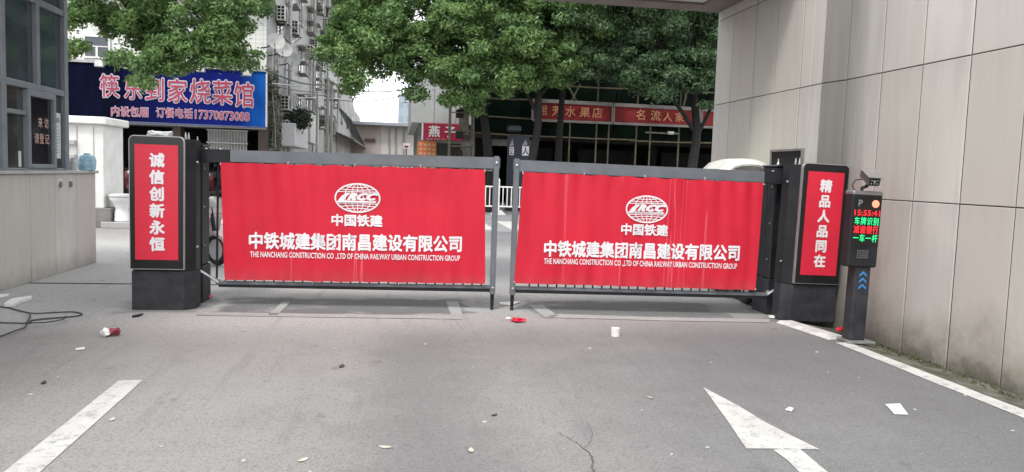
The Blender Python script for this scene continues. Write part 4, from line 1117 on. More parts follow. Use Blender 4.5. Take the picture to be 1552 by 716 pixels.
# blue sign
sg = thing('restaurant_sign', (-9, YF - .1, 3), 'long blue restaurant sign with pink and white Chinese lettering', 'sign')
YS = YF - .2
pT, pB = 5.16, 2.99
a = PY(403, 108, YS)
MB().box(-14.5, YS, pB, a.x, YS + .2, pT, .01).build('sign_panel', mat_bluesign(), sg)
b = MB(); b.box(-14.5, YS - .06, pT, a.x + .04, YS + .3, pT + .10); b.build('top_rail', M_GREY, sg)
MB().box(a.x, YS - .01, pB, a.x + .045, YS + .21, pT - .002).build('side_trim', M_LET, sg)
MB().box(-14.5, YS - .01, pB - .05, a.x + .04, YS + .21, pB - .002).build('bottom_trim', mat('dull_blue_trim', (.10, .12, .25), .5), sg)
M_PINK = mat('pink_red_letter', (.42, .045, .09), .5, .1, 2); M_OUT = mat('pale_letter_edge', (.60, .56, .66), .5, .05, 2)
xc = [(151, 182, 113, 147), (188, 216, 120, 150), (219, 251, 118, 153), (253, 285, 120, 155), (287, 320, 120, 156), (321, 353, 122, 158), (354, 386, 125, 162)]
t1, t2 = MB(), MB()
for ch, (x0, x1, y0, y1) in zip('筷乐到家烧菜馆', xc):
    p0 = PY(x0, y1 + 1.5, YS); p1 = PY(x1, y1 + 2.7, YS); h = (PY(x0, y0, YS) - p0).length * 1.05
    text(t1, ch, p0, p1, h, NY, off=.050, em=True, lift=.012); text(t2, ch, p0, p1, h, NY, off=.008, em=True, lift=.03)
flat_build(t1, 'letter_outline', M_OUT, sg); flat_build(t2, 'lettering', M_PINK, sg)
for s, x0, x1, y0, y1, yb in (('内设包厢', 169, 225, 159, 176, 178), ('订餐电话', 237, 292, 161, 178, 180), ('17370873088', 296, 378, 165, 180, 184)):
    p0 = PY(x0, y1, YS); p1 = PY(x1, yb, YS); h = (PY(x0, y0 + 2, YS) - p0).length
    t1, t2 = MB(), MB(); text(t1, s, p0, p1, h, NY, off=.045, lift=.012); text(t2, s, p0, p1, h, NY, off=-.002, lift=.03)
    flat_build(t1, 'letter_outline', M_OUT, sg); flat_build(t2, 'lettering', M_PINK, sg)
labs = ['floodlight over the left end of the blue sign', 'floodlight over the middle of the blue sign', 'floodlight over the right end of the blue sign']
fl = None
for i, (x, y) in enumerate(((151, 96), (305, 104), (375, 110))):
    p = PY(x, y, YS - .5)
    if fl is None:
        fl = thing('floodlight', p, labs[0], 'floodlight', 'floodlights over the blue sign')
        MB().box(p.x - .17, p.y - .08, p.z - .15, p.x + .17, p.y + .02, p.z + .12, .02).build('housing', M_GREY, fl)
        MB().box(p.x - .14, p.y - .083, p.z - .12, p.x + .14, p.y - .0805, p.z + .09).build('lens', mat('lamp_glass', (.7, .7, .7), .2), fl)
        MB().tube([(p.x, p.y, p.z + .1), (p.x, p.y + .2, p.z + .3), (p.x, p.y + .55, p.z + .2)], .02, 6).build('bracket', M_CHAR, fl)
    else:
        c = copy_tree(fl); c.location = p; c['label'] = labs[i]

# ================================================================== ALLEY, LEFT SIDE
XA = -5.3
al = thing('apartment_block', (XA - 4, 50, 0), 'grey mosaic apartment block along the left side of the alley', 'building')
MB().box(-14, 44.1, 0, XA, 68, 16.2).build('wall', M_TILEG, al)
MB().box(-5.305, 32.16, 0, XA + .001, 44.1, 16.2).build('wall', M_TILEG, al)
MB().box(-14, 60, 14.6, XA + 1.5, 68.6, 15.0, .02).build('eave', mat('eave_concrete', (.22, .21, .19), .8), al)
MB().box(-14, 32.4, 16.2, XA + .9, 60, 16.5).build('roof_slab', mat('eave_concrete', (.22, .21, .19)), al)
M_WG = mat_glass('alley_glass', (.03, .03, .028), .15); M_CAGE = mat('window_cage', (.34, .33, .30), .5, .3, 6)
for st in range(5):
    for k in range(9):
        y0 = 34.6 + k * 3.7; z0 = 4.2 + st * 2.55 - (0 if k % 2 else .25)
        if st == 0 and k < 2: continue
        o = MB().box(XA, y0, z0, XA + .03, y0 + 1.5, z0 + 1.3).build('window', M_WG, al)
        b = MB(); b.box(XA + .031, y0 - .06, z0 - .06, XA + .07, y0 + 1.56, z0 - .001); b.box(XA + .031, y0 - .06, z0 + 1.3, XA + .3, y0 + 1.56, z0 + 1.36)
        b.box(XA + .031, y0 + .72, z0, XA + .06, y0 + .79, z0 + 1.3)
        if (st + k) % 2: 
            for q in range(7): b.box(XA + .35, y0 - .1 + q * .27, z0 - .1, XA + .37, y0 - .08 + q * .27, z0 + 1.25)
            for z in (-.12, .5, 1.25): b.box(XA + .001, y0 - .12, z0 + z, XA + .39, y0 + 1.6, z0 + z + .03)
        b.build('window_frame', M_CAGE, o)
# low lean-to buildings and the paler block further along
lo = thing('alley_house', (XA - 3, 85, 0), 'pale rendered house further down the alley with a sloping awning', 'building')
MB().extx([(70, 0), (110, 0), (110, 8.6), (96, 8.6), (88, 10.6), (70, 12)], XA - 8, XA - .1).build('wall', mat('weathered_render', (.38, .37, .35), .85, .35, .5, bumps=.2), lo)
for k in range(4): MB().box(XA - .1, 74 + k * 8, 5.6, XA - .06, 75.6 + k * 8, 7.4).build('window', M_WG, lo)
MB().add([(XA - .1, 66.2, 4.6), (XA + 1.6, 66.2, 3.9), (XA + 1.6, 96, 3.9), (XA - .1, 96, 4.6), (XA - .1, 66.2, 4.5), (XA + 1.6, 66.2, 3.8), (XA + 1.6, 96, 3.8), (XA - .1, 96, 4.5)],
     [(0, 1, 2, 3), (7, 6, 5, 4), (0, 4, 5, 1), (1, 5, 6, 2), (2, 6, 7, 3)]).build('awning', mat('dark_awning', (.10, .09, .085), .8), lo)
for k in range(14): MB().tube([(XA - .05, 66.5 + k * 2.1, 7.0), (XA + 1.5, 66.5 + k * 2.1, 4.1)], .03, 5).build('awning_strut', M_CHAR, lo)

def acunit(px, py, w_, h_, label, grp='air conditioner units along the alley wall'):
    return px, py, w_, h_, label
ac0 = thing('air_conditioner', (0, 0, 0), 'x', 'air conditioner', 'air conditioner units along the alley wall')
MB().box(0, -.45, 0, .36, .45, .68, .03).build('casing', M_ACW, ac0)
b = MB()
for i in range(4):
    for j in range(2): b.box(.06 + j * .16, -.456, .08 + i * .145, .17 + j * .16, -.4505, .18 + i * .145)
b.build('side_vent', M_DARK, ac0)
MB().lathe([(.27, 0), (.27, .012), (.1, .03), (0, .03)], (.36, .08, .34), 16, 'x').build('fan_grille', M_CHAR, ac0)
b = MB()
for y in (-.35, .35): b.tube([(0, y, -.02), (.45, y, -.02)], .02, 5); b.tube([(0, y, -.35), (.42, y, -.03)], .014, 5)
b.build('bracket', M_CHAR, ac0)
acs = [(421, 34, 'white air conditioner nearest the corner, topmost on the alley wall'), (442, 54, 'white air conditioner beside the pale downpipe above the dishes'), (482, 22, 'air conditioner high on the alley wall under the eave'),
       (492, 44, 'air conditioner below the eave beside the far drainpipe'), (466, 88, 'air conditioner in the middle of the alley wall with cable drop'), (473, 78, 'air conditioner just beyond the middle one, partly overlapped'), (483, 107, 'low air conditioner beyond the middle of the alley wall'),
       (427, 168, 'air conditioner low by the cable tangle near the corner'), (428, 205, 'lowest air conditioner on brackets near the corner'), (489, 190, 'small air conditioner low down the alley by the poles')]
for i, (px, py, lab) in enumerate(acs):
    p = PX(px, py, XA + .02); c = ac0 if i == 0 else copy_tree(ac0)
    c.location = p; c['label'] = lab
# dishes
d0 = None
for i, ((px, py), lab) in enumerate(zip(((417, 66), (429, 78), (443, 93)), ('grey satellite dish nearest the corner, highest of three', 'grey satellite dish in the middle of the three', 'grey satellite dish lowest of the three beside the downpipe'))):
    if d0 is None:
        d0 = thing('satellite_dish', (0, 0, 0), lab, 'satellite dish', 'satellite dishes on the alley wall')
        vs = []; fs = []; n_ = 20; rings = (0, .13, .25, .34)
        for r_ in rings[1:]:
            for k in range(n_): a = 2 * math.pi * k / n_; vs.append((r_ * math.cos(a) * 1.0, -.25 + .45 * r_ * r_ * -1 + .1, r_ * math.sin(a)))
        vs.append((0, -.12, 0)); c_ = len(vs) - 1
        for q in range(2):
            for k in range(n_): fs.append((q * n_ + k, q * n_ + (k + 1) % n_, (q + 1) * n_ + (k + 1) % n_, (q + 1) * n_ + k))
        for k in range(n_): fs.append((c_, (k + 1) % n_, k))
        mb = MB().add(vs, fs); mb.rot(math.radians(-20), 'X'); mb.rot(math.radians(20), 'Z'); mb.build('reflector', M_GREY, d0, smooth=True)
        b = MB().tube([(0, -.1, 0), (-.3, .05, -.15), (-.55, .05, -.2)], .025, 6); b.tube([(0, -.1, -.30), (.05, -.42, -.06)], .014, 5); b.build('arm', M_CHAR, d0)
        d0.location = PX(px, py, XA + .55)
    else:
        c = copy_tree(d0); c.location = PX(px, py, XA + .55); c['label'] = lab
# downpipes and poles
def pipe(px, y0, y1, r, m, name, label, cat, off=.15, group=None):
    a = PX(px, y0, XA + off); Yp = a.y
    b = MB().tube([(XA + off, Yp, 0), (XA + off, Yp, 7), (XA + off, Yp, max(8, min(a.z, 16)))], r, 8)
    for z in (3, 6, 9, 12): 
        if z < a.z: b.lathe([(r * 1.4, -.05), (r * 1.4, .05)], (XA + off, Yp, z), 8)
    return solo(b, name, m, label, cat, group, smooth=True)
M_PVC = mat('pale_pvc', (.52, .51, .47), .5, .2, 4)
gp = 'downpipes on the alley wall'
pipe(441, -60, 200, .085, M_PVC, 'downpipe', 'pale downpipe running down past the lowest dish', 'pipe', group=gp)
pipe(478, -60, 200, .085, M_PVC, 'downpipe', 'pale downpipe in the middle of the alley wall', 'pipe', group=gp)
pipe(499, -20, 200, .10, M_PVC, 'downpipe', 'pale downpipe near the far end under the eave', 'pipe', group=gp)
def pole(px, ytop, Y, r, label):
    p = PY(px, ytop, Y); b = MB().tube([(p.x, Y, 0), (p.x, Y, p.z)], r, 8, r * .8)
    b.tube([(p.x - .7, Y, p.z - .3), (p.x + .7, Y, p.z - .3)], .035, 6)
    return solo(b, 'utility_pole', mat('concrete_pole', (.42, .41, .38), .8, .2, 4), label, 'pole', 'slim poles along the alley', smooth=True)
pole(497, 120, 42, .09, 'slim pale pole left of the pair in the alley'); pole(503, 128, 45, .09, 'slim pale pole right of the pair in the alley'); pole(481, 135, 40, .06, 'thin pale pole before the middle of the alley')
# stacked cabinet, sacks, plant, tangle
def wbox(px0, py0, px1, py1, X0, d, name, m, label, cat):
    a = PX(px0, py1, X0); c = PX(px1, py0, X0)
    return solo(MB().box(X0 - d, a.y, a.z, X0, max(c.y, a.y + .3), max(c.z, a.z + .1), .02), name, m, label, cat)
wbox(470, 178, 483, 216, XA + .6, .5, 'meter_cabinet', M_ACW, 'tall cream meter cabinet on the alley wall', 'cabinet')
wbox(447, 196, 467, 222, XA + .7, .6, 'awning_bundle', M_LET, 'white wrapped bundle under the dark bush on alley wall', 'bundle')
def leaves(centres, radii, n, size, flat=.35, outn=.6):
    """n small leaf quads spread through clumps"""
    C = np.array(centres, float); R = np.array(radii, float)
    w_ = (R.prod(axis=1)) ** (2 / 3); idx = rng.choice(len(C), n, p=w_ / w_.sum())
    d_ = rng.normal(size=(n, 3)); d_ /= np.linalg.norm(d_, axis=1)[:, None]
    rad = rng.uniform(.15, 1.12, n) ** .5 * (1 + .35 * (rng.uniform(size=n) < .18))
    P = C[idx] + d_ * R[idx] * rad[:, None]
    nm = d_ * outn + rng.normal(size=(n, 3)) * .55 + np.array([0, 0, flat]); nm /= np.linalg.norm(nm, axis=1)[:, None]
    a = np.cross(nm, rng.normal(size=(n, 3))); a /= np.linalg.norm(a, axis=1)[:, None]; b_ = np.cross(nm, a)
    s = rng.uniform(.6, 1.25, n)[:, None] * size
    V = np.stack([P + a * s, P + b_ * s * .42 + nm * s * .1, P - a * s, P - b_ * s * .42 + nm * s * .1], 1).reshape(-1, 3)
    return V
def quads_obj(name, V, m, parent=None):
    off = np.array(wloc(parent)) if parent is not None else np.zeros(3)
    V = (V - off).astype(np.float32); n = len(V) // 4
    me = bpy.data.meshes.new(name); me.vertices.add(len(V)); me.vertices.foreach_set('co', V.ravel())
    me.loops.add(n * 4); me.loops.foreach_set('vertex_index', np.arange(n * 4, dtype=np.int32))
    me.polygons.add(n); me.polygons.foreach_set('loop_start', np.arange(0, n * 4, 4, dtype=np.int32))
    me.update(calc_edges=True); me.materials.append(m)
    return link(name, me, parent)
p = PX(453, 182, XA + .6)
bush = thing('rooftop_bush', p, 'dark untrimmed bush sprouting from the alley wall', 'bush')
quads_obj('foliage', leaves([(p.x, p.y, p.z), (p.x, p.y - 1, p.z - .2), (p.x, p.y + .9, p.z + .25)], [(.5, .8, .35)] * 3, 1500, .10), mat_leaf('dark_leaf', (.018, .03, .012), (.03, .045, .02), (.02, .03, .02)), bush)
MB().tube([(p.x, p.y, p.z - .6), (p.x, p.y, p.z)], .04, 6).build('stem', M_BARK, bush)
# climbing tangle by the corner
p0 = PX(408, 112, XA + .15); p1 = PX(408, 222, XA + .15)
cen = [(XA + .2, 32.4 + random.uniform(0, 1.4), z) for z in np.linspace(p1.z - .8, p0.z, 14)]
vine = thing('wall_vine', (XA + .15, 33, 0), 'pale creeper tangled with cables at the corner beside the blue sign', 'vine')
quads_obj('foliage', leaves(cen, [(.22, .45, .3)] * 14, 1800, .09, 0, .2), mat_leaf('vine_leaf', (.07, .10, .045), (.16, .17, .12), (.42, .42, .38)), vine)
b = MB()
for k in range(7):
    yy = 32.5 + k * .22; b.tube(smooth_path([(XA + .12 + random.uniform(0, .2), yy + random.uniform(-.3, .3), z) for z in (0, 1.5, 3, 4.2, 5.2, 6.2)]), .018, 5)
b.build('stem', M_PVC, vine)
# overhead cables
def cable(p, q, sag, r, label, grp='overhead cables'):
    p, q = Vector(p), Vector(q); pts = [p.lerp(q, i / 14) - Vector((0, 0, sag * 4 * (i / 14) * (1 - i / 14))) for i in range(15)]
    return solo(MB().tube(pts, r, 5), 'overhead_cable', M_WIRE, label, 'cable', grp)
cable(PX(403, 106, XA + .4), PX(500, 128, XA + .9), .25, .035, 'thick black cable bundle slung along the alley wall above the sign end')
cable(PX(405, 128, XA + .5), PX(512, 138, XA + .9), .2, .02, 'thin black cable strung along the alley wall under the bundle')
cable(PY(500, 126, 44), PY(632, 132, 36), .35, .022, 'black cable crossing the alley sky gap, upper')
cable(PY(505, 150, 46), PY(632, 138, 36), .3, .018, 'black cable crossing the alley sky gap, lower')
# conduit brackets (white bars) on the near alley wall
b = MB()
a_, c_ = PX(414, 127, XA + .5), PX(455, 131, XA + .5); b.tube([a_, c_], .03, 6)
solo(b, 'clothes_pole', M_PVC, 'white horizontal pole fixed along the alley wall over the cables', 'pole')
b = MB(); a_, c_ = PX(450, 148, XA + .8), PX(520, 150, XA + .8); b.tube([a_, c_], .03, 6)
solo(b, 'clothes_pole', M_PVC, 'second white horizontal pole, lower and further along the alley wall', 'pole')
b = MB()
for k in range(9): a_ = PX(438 + k * 5, 140 + k * 3.2, XA + .3); b.tube([a_, a_ + Vector((.1, 1.3, -.55))], .022, 5)
solo(b, 'stair_rail', M_PVC, 'row of slanting pale bars fixed to the alley wall', 'railing')

# ================================================================== FAR END OF THE ALLEY
fe = thing('far_warehouse', (0, 92, 0), 'low pinkish warehouse closing the far end of the alley', 'building')
M_FW = mat('pinkish_render', (.40, .34, .31), .85, .2, .4)
def fbox(px0, py0, px1, Y, d, name, m, par, z0=0):
    a = PY(px0, py0, Y); c = PY(px1, py0, Y); return MB().box(a.x, Y, z0, c.x, Y + d, a.z).build(name, m, par)
fbox(520, 188, 577, 90, 8, 'wall', M_FW, fe); fbox(577.3, 190, 640, 90, 8, 'wall', mat('pale_panel_cladding', (.50, .47, .44), .8, .15, .5), fe)
for x in (590, 600, 612): a = PY(x, 195, 89.9); MB().box(a.x, 89.85, 0, a.x + .15, 89.98, a.z).build('panel_joint', mat('joint_grey', (.25, .23, .22)), fe)
a = PY(516, 183, 89); c = PY(642, 186, 89); MB().box(a.x, 88.8, a.z - .35, c.x, 98, a.z, .02).build('roof_edge', mat('roof_sheet', (.30, .31, .34), .6), fe)
a = PY(553, 210, 89.9); MB().box(a.x, 89.8, a.z - .4, a.x + 1.2, 89.98, a.z).build('sign_plate', mat('dark_plate', (.1, .05, .05)), fe)
tw = thing('distant_tower', (2, 170, 0), 'blue-grey high-rise beyond the end of the alley', 'building')
a = PY(604, 143, 170); c = PY(625, 143, 170)
m_t, t_, bs_ = nodes('hazy_facade'); 
pos = N(t_, 'ShaderNodeNewGeometry').outputs['Position']; s_ = N(t_, 'ShaderNodeSeparateXYZ'); t_.links.new(pos, s_.inputs[0])
fz = math_(t_, 'LESS_THAN', math_(t_, 'FRACT', math_(t_, 'DIVIDE', s_.outputs[2], 3.0)), .45); fx = math_(t_, 'LESS_THAN', math_(t_, 'FRACT', math_(t_, 'DIVIDE', s_.outputs[0], 1.6)), .6)
setc(t_, bs_, mixc(t_, math_(t_, 'MULTIPLY', math_(t_, 'MULTIPLY', fx, fz), .6), (.30, .35, .40), (.20, .25, .31)))
MB().box(a.x, 170, 0, c.x + 6, 182, a.z, .05).build('wall', m_t, tw)

# white corner block with red sign
wb = thing('white_corner_block', (3, 38, 0), 'pale boxy corner building on the right of the alley', 'building')
a = PY(625, 130, 33.9); a2 = PY(625, 186, 33.9)
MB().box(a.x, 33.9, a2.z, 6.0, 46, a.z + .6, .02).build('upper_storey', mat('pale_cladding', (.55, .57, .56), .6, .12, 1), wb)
MB().box(a.x + .35, 34.3, -.03, 6.0, 46, a2.z - .003).build('ground_floor', mat('grey_render', (.28, .28, .26), .8), wb)  # plain grey lower storey
for xx in (a.x + .95, a.x + 1.9): MB().box(xx, 33.88, a2.z + .02, xx + .03, 33.898, a.z + .55).build('panel_joint', M_GREY, wb)
rs = thing('red_shop_sign', (1.7, 33.8, 0), 'small red shop sign with white character under the pale corner block', 'sign')
p0, p1 = PY(642, 187, 33.8), PY(700, 214, 33.8)
MB().box(p0.x, 33.75, p1.z, p1.x, 33.89, p0.z, .01).build('sign_panel', mat('crimson_panel', (.42, .012, .05), .5), rs)
MB().box(p0.x - .08, 33.74, p1.z - .03, p0.x - .005, 33.89, p0.z).build('side_trim', M_LET, rs)
t = MB(); q0 = PY(649, 208, 33.75); q1 = PY(667, 208.6, 33.75); text(t, '燕', q0, q1, .52, NY, off=.03, em=True, lift=.01)
q0 = PY(673, 208.6, 33.75); q1 = PY(691, 209.2, 33.75); text(t, '子', q0, q1, .52, NY, off=.03, em=True, lift=.01)
flat_build(t, 'lettering', M_LET, rs)
t = MB(); q0 = PY(646, 212.3, 33.75); q1 = PY(678, 213.2, 33.75); text(t, '烟酒 名茶 特产', q0, q1, .085, NY, off=.01, lift=.01); flat_build(t, 'lettering', mat('salmon_print', (.7, .30, .32), .5), rs)
osf = thing('orange_shopfront', (1.1, 34, 0), 'orange shop window covered with pale printed notices below the red sign', 'shopfront')
p0, p1 = PY(633, 214, 34.2), PY(661, 236, 34.2)
MB().box(p0.x, 34.2, .0, p1.x, 34.28, p0.z).build('poster_window', mat('orange_poster', (.75, .20, .05), .5, .25, 3), osf)
for i in range(4):
    for j in range(6):
        x = p0.x + .08 + i * .19; z = p0.z - .2 - j * .2
        MB().box(x, 34.19, z, x + .13, 34.199, z + .12 - .03 * (i % 2)).build('notice', mat('pale_orange_print', (.75, .45, .28), .6), osf)
p0, p1 = PY(661, 217, 34.2), PY(684, 236, 34.2)
MB().box(p0.x + .01, 34.22, 0, p1.x + .4, 34.29, p0.z).build('shutter', mat('dark_green_shutter', (.03, .04, .02), .7), osf)
# little red-and-white sign in the alley
ds = thing('small_alley_sign', PY(616, 236, 60), 'small white and red sign board standing in the alley', 'sign')
p0, p1 = PY(611, 217, 60), PY(621, 226, 60); MB().box(p0.x, 60, p1.z, p1.x, 60.06, p0.z).build('board', M_LET, ds)
MB().box(p0.x + .1, 59.98, p1.z + .1, p1.x - .1, 59.999, p0.z - .2).build('red_patch', mat('dark_red_print', (.3, .02, .03)), ds)
MB().box((p0.x + p1.x) / 2 - .04, 60.07, 0, (p0.x + p1.x) / 2 + .04, 60.12, p0.z).build('post', M_CHAR, ds)

# ================================================================== SCAFFOLDED SHOP ROW (right)
YR = 33.3
sh = thing('scaffolded_shop_row', (12, 36, 0), 'dark shop row behind the bamboo scaffold across the street', 'building')
M_NETW = mat('dark_green_netting', (.006, .015, .010), .95, .6, .8, bumps=.3, spec=.1)  # near-black green: part of the tree shade is in the colour
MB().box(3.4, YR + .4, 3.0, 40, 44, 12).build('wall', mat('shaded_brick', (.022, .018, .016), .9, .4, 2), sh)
MB().box(3.4, YR + 2.2, .12, 40, 43.9, 2.995).build('shop_interior', M_DARK, sh)
for x in (3.4, 7.4, 11.4, 15.4, 19.4): MB().box(x, YR + .4, .12, x + .35, YR + .9, 2.995).build('pier', M_DARK, sh)
for i, x in enumerate((4.2, 8.2, 12.2, 16.2)): MB().box(x, YR + 1.0, .13, x + 2.8, YR + 1.05, 2.7).build('shop_window', mat('shop_shutter', (.012, .011, .011), .85, .4, 2, spec=.1), sh)
for k in range(8): 
    x = 4.2 + k * 2.4; o = MB().box(x, YR + .37, 6.2, x + 1.2, YR + .398, 7.6).build('window', M_WG, sh)
# green safety nets stretched on the scaffold
net = thing('safety_netting', (12, 33, 0), 'dark green safety netting hung inside the bamboo scaffold', 'netting')
for k in range(9):
    x0 = 3.1 + k * 2.15; vs = []
    for j in range(9):
        for i in range(9): vs.append((x0 + 2.1 * i / 8, 33.0 + .07 * math.sin(i * 1.3 + k) * math.sin(j * .8 + k) + random.uniform(-.015, .015), 3.12 + 4.9 * j / 8))
    MB().add(vs, [(j * 9 + i, j * 9 + i + 1, j * 9 + i + 10, j * 9 + i + 9) for j in range(8) for i in range(8)]).build('net_panel', M_NETW, net, smooth=True)
M_BAM = mat('bamboo_pole', (.17, .145, .085), .7, .35, 4); M_PIPE = mat('rusty_pipe', (.20, .17, .13), .6, .4, 5)
sc_ = thing('bamboo_scaffold', (12, 32.4, 0), 'bamboo and pipe scaffold covering the shop row across the street', 'scaffold')
YSc = 32.5
def sp(x0, z0, x1, z1, r=.035, y=YSc, m=M_BAM): MB().tube([(x0, y, z0), ((x0 + x1) / 2, y + .02, (z0 + z1) / 2 - .015), (x1, y, z1)], r, 6).build('pole', m, sc_, smooth=True)
pxl = [717, 853, 907, 968, 1033, 1092]
for px in pxl: x = PY(px, 140, YSc).x; sp(x, .12, x, 8.2, .04, YSc + .06)
for px in (863, 922, 985, 1054): x = PY(px, 200, YSc).x; sp(x, .12, x, 3.9, .035, YSc - .06)
xm = [2.95, 6.6, 10.2, 14.0, 18.2]
for z in (3.12, 3.85, 4.65, 5.32, 5.95, 6.9, 7.8):
    for i in range(4):
        if z == 3.85 and i > 0: continue
        sp(xm[i] - .12, z + random.uniform(-.05, .05), xm[i + 1] + .15, z + random.uniform(-.05, .05), .034, YSc - .02 - .05 * (i % 2))
for (a1, b1, a2, b2) in ((858, 125, 876, 158), (879, 128, 864, 158), (1034, 125, 1040, 150), (1043, 130, 1035, 165)):
    p, q = PY(a1, b1, YSc - .12), PY(a2, b2, YSc - .12); MB().tube([p, q], .04, 6).build('brace', M_BAM, sc_)
# scaffold ladder tower at the corner
tw2 = thing('scaffold_tower', (2.6, 32.2, 0), 'frame scaffold tower with platforms beside the red shop sign', 'scaffold')
xa, xb = PY(682, 180, 32).x, PY(717, 180, 32).x
for x in (xa, xb):
    for y in (31.6, 32.4): MB().tube([(x, y, .1), (x, y, 6.2)], .03, 8).build('upright', M_PIPE, tw2)
for z in (1.9, 3.15, 3.9, 4.75, 5.6):
    MB().tube([(xa, 31.6, z), (xb, 31.6, z)], .022, 6).build('ledger', M_BAM, tw2)
    MB().tube([(xa, 31.6, z - .5), (xa, 32.4, z - .5)], .022, 6).build('rung', M_PIPE, tw2)
for z in (2.5, 4.3): MB().box(xa, 31.62, z, xb, 32.38, z + .05).build('platform', mat('old_plank', (.18, .15, .11), .8, .3, 4), tw2)
p0, p1 = PY(696, 163, 31.9), PY(710, 205, 31.9); MB().box(p0.x, 31.88, p1.z, p1.x, 31.93, p0.z).build('board', mat('weathered_board', (.24, .22, .17), .8, .4, 3), tw2)
MB().tube([(xa, 31.6, .2), (xb, 31.6, 1.9)], .018, 6).build('brace', M_PIPE, tw2)
for k in range(4): z = 2.0 + k * .85; MB().box(xa + .25, 31.7, z, xa + .55, 32.1, z + .35, .03).build('toe_board', mat('shadowed_cloth', (.03, .028, .025), .9), tw2)

# red cloth shop signs on the scaffold
YB = 32.2
M_RC = mat('shaded_red_cloth', (.27, .018, .022), .8, .35, 1.2, bumps=.3); M_OR = mat('orange_characters', (.60, .27, .13), .7, .2, 4)  # cloth red darkened in the colour for the shade under the trees
M_CREAM = mat('dull_white_frame', (.27, .255, .235), .7, .25, 3)
def shop_sign(px0, px1, chars, label, pos_):
    yt = lambda x: 152 + (x - 808) * .0545; yb = lambda x: 182 + (x - 808) * .041
    root = thing('red_cloth_sign', PY((px0 + px1) / 2, yb((px0 + px1) / 2), YB), label, 'sign', 'red cloth shop signs on the scaffold')
    P = [PY(px0, yt(px0) + 3, YB), PY(px1, yt(px1) + 3, YB), PY(px1, yb(px1) - 2, YB), PY(px0, yb(px0) - 2, YB)]
    vs = []; NU, NV = 40, 8
    for j in range(NV + 1):
        for i in range(NU + 1):
            u, v = i / NU, j / NV; p = (P[0] * (1 - u) + P[1] * u) * (1 - v) + (P[3] * (1 - u) + P[2] * u) * v
            p.y += .045 * math.sin(u * 7 + v * 5) * math.sin(v * 3.1) * math.sin(u * 3.1) + .012 * math.sin(u * 40 + v * 9); vs.append(p)
    MB().add(vs, [(j * (NU + 1) + i, (j + 1) * (NU + 1) + i, (j + 1) * (NU + 1) + i + 1, j * (NU + 1) + i + 1) for j in range(NV) for i in range(NU)]).build('cloth', M_RC, root, smooth=True)
    for (a, b_, nm, r) in (((px0, yt(px0)), (px1, yt(px1)), 'top_rail', .075), ((px0, yb(px0)), (px1, yb(px1)), 'bottom_rail', .05)):
        p, q = PY(*a, YB - .06), PY(*b_, YB - .06); MB().add([p + Vector((0, 0, -r)), q + Vector((0, 0, -r)), q + Vector((0, 0, r)), p + Vector((0, 0, r)), p + Vector((0, .15, -r)), q + Vector((0, .15, -r)), q + Vector((0, .15, r)), p + Vector((0, .15, r))],
            [(0, 1, 2, 3), (7, 6, 5, 4), (0, 4, 5, 1), (3, 2, 6, 7), (0, 3, 7, 4), (1, 5, 6, 2)]).build(nm, M_CREAM, root)
    for px in (px0, px1):
        p, q = PY(px, yt(px), YB - .05), PY(px, yb(px), YB - .05); MB().box(p.x - .04, YB - .07, q.z, p.x + .04, YB + .07, p.z).build('side_rail', M_CREAM, root)
    t = MB()
    for ch, x0, x1 in chars:
        yc = (yt((x0 + x1) / 2) + yb((x0 + x1) / 2)) / 2 + 7.5; p, q = PY(x0, yc, YB - .05), PY(x1, yc + .8, YB - .05)
        text(t, ch, p, q, (q - p).length, NY, off=.02, em=True, lift=.03)
    flat_build(t, 'lettering', M_OR, root)
    return root
shop_sign(808, 929, [('湘', 813, 829), ('芳', 836, 852), ('水', 856, 872), ('果', 878, 894), ('店', 897, 913)], 'red cloth sign reading 湘芳水果店 at the left', 0)
shop_sign(931, 1062, [('名', 963, 979), ('流', 985, 1001), ('人', 1004, 1018), ('家', 1022, 1036)], 'middle red cloth sign beginning 名流, partly folded over', 0)
shop_sign(1064, 1180, [('超', 1092, 1108), ('市', 1114, 1130)], 'red cloth sign at the right, half hidden by the stone wall', 0)
# sagging grey pipe lamp on the scaffold
p, q = PY(978, 201, 32.3), PY(1028, 203, 32.3)
b = MB().tube([p, q], .04, 6); solo(b, 'tube_lamp', M_PIPE, 'grey tube fitting below the middle red sign', 'lamp')
b = MB().tube([PY(1012, 201.5, 32.25), PY(1021, 202, 32.25)], .07, 8); solo(b, 'lamp_shade', mat('lamp_enamel', (.7, .7, .7), .3), 'short white lamp head on the grey tube under middle red sign', 'lamp')

# pedestrian information sign and camera on the pavement
ps = thing('street_notice_board', PY(786, 300, 29.8), 'dark street notice board with white figures seen above the gate gap', 'sign')
p0, p1 = PY(770, 205, 29.8), PY(802, 236, 29.8)
MB().box(p0.x, 29.8, .0, p1.x, 29.95, p0.z, .02).build('board', mat('navy_board', (.010, .013, .03), .4), ps)
for (x0, y0, x1, y1, chs) in ((772, 207, 781, 222, None), (772, 223, 779, 235, '正'), (791, 208, 802, 221, None), (791, 222, 802, 236, '人')):
    a, c = PY(x0, y1, 29.79), PY(x1, y0, 29.79)
    if chs:
        MB().box(a.x, 29.78, a.z, c.x, 29.799, c.z).build('white_square', M_LET, ps)
        t = MB(); text(t, chs, (a.x + .01, 29.78, a.z + .02), (c.x - .01, 29.78, a.z + .02), c.z - a.z - .04, NY, off=.02, em=True, lift=.004); flat_build(t, 'lettering', M_BLACK, ps)
    else:
        MB().extr([(a.x, a.z), (c.x - .05, a.z + .05), ((a.x + c.x) / 2, c.z - .1)], 29.78, 29.799).build('white_arrow', mat('dull_white_print', (.34, .34, .36), .6), ps)
b = MB(); p = PY(779, 196, 29.6); b.box(p.x - .25, 29.3, p.z - .11, p.x + .25, 29.9, p.z + .13, .05)
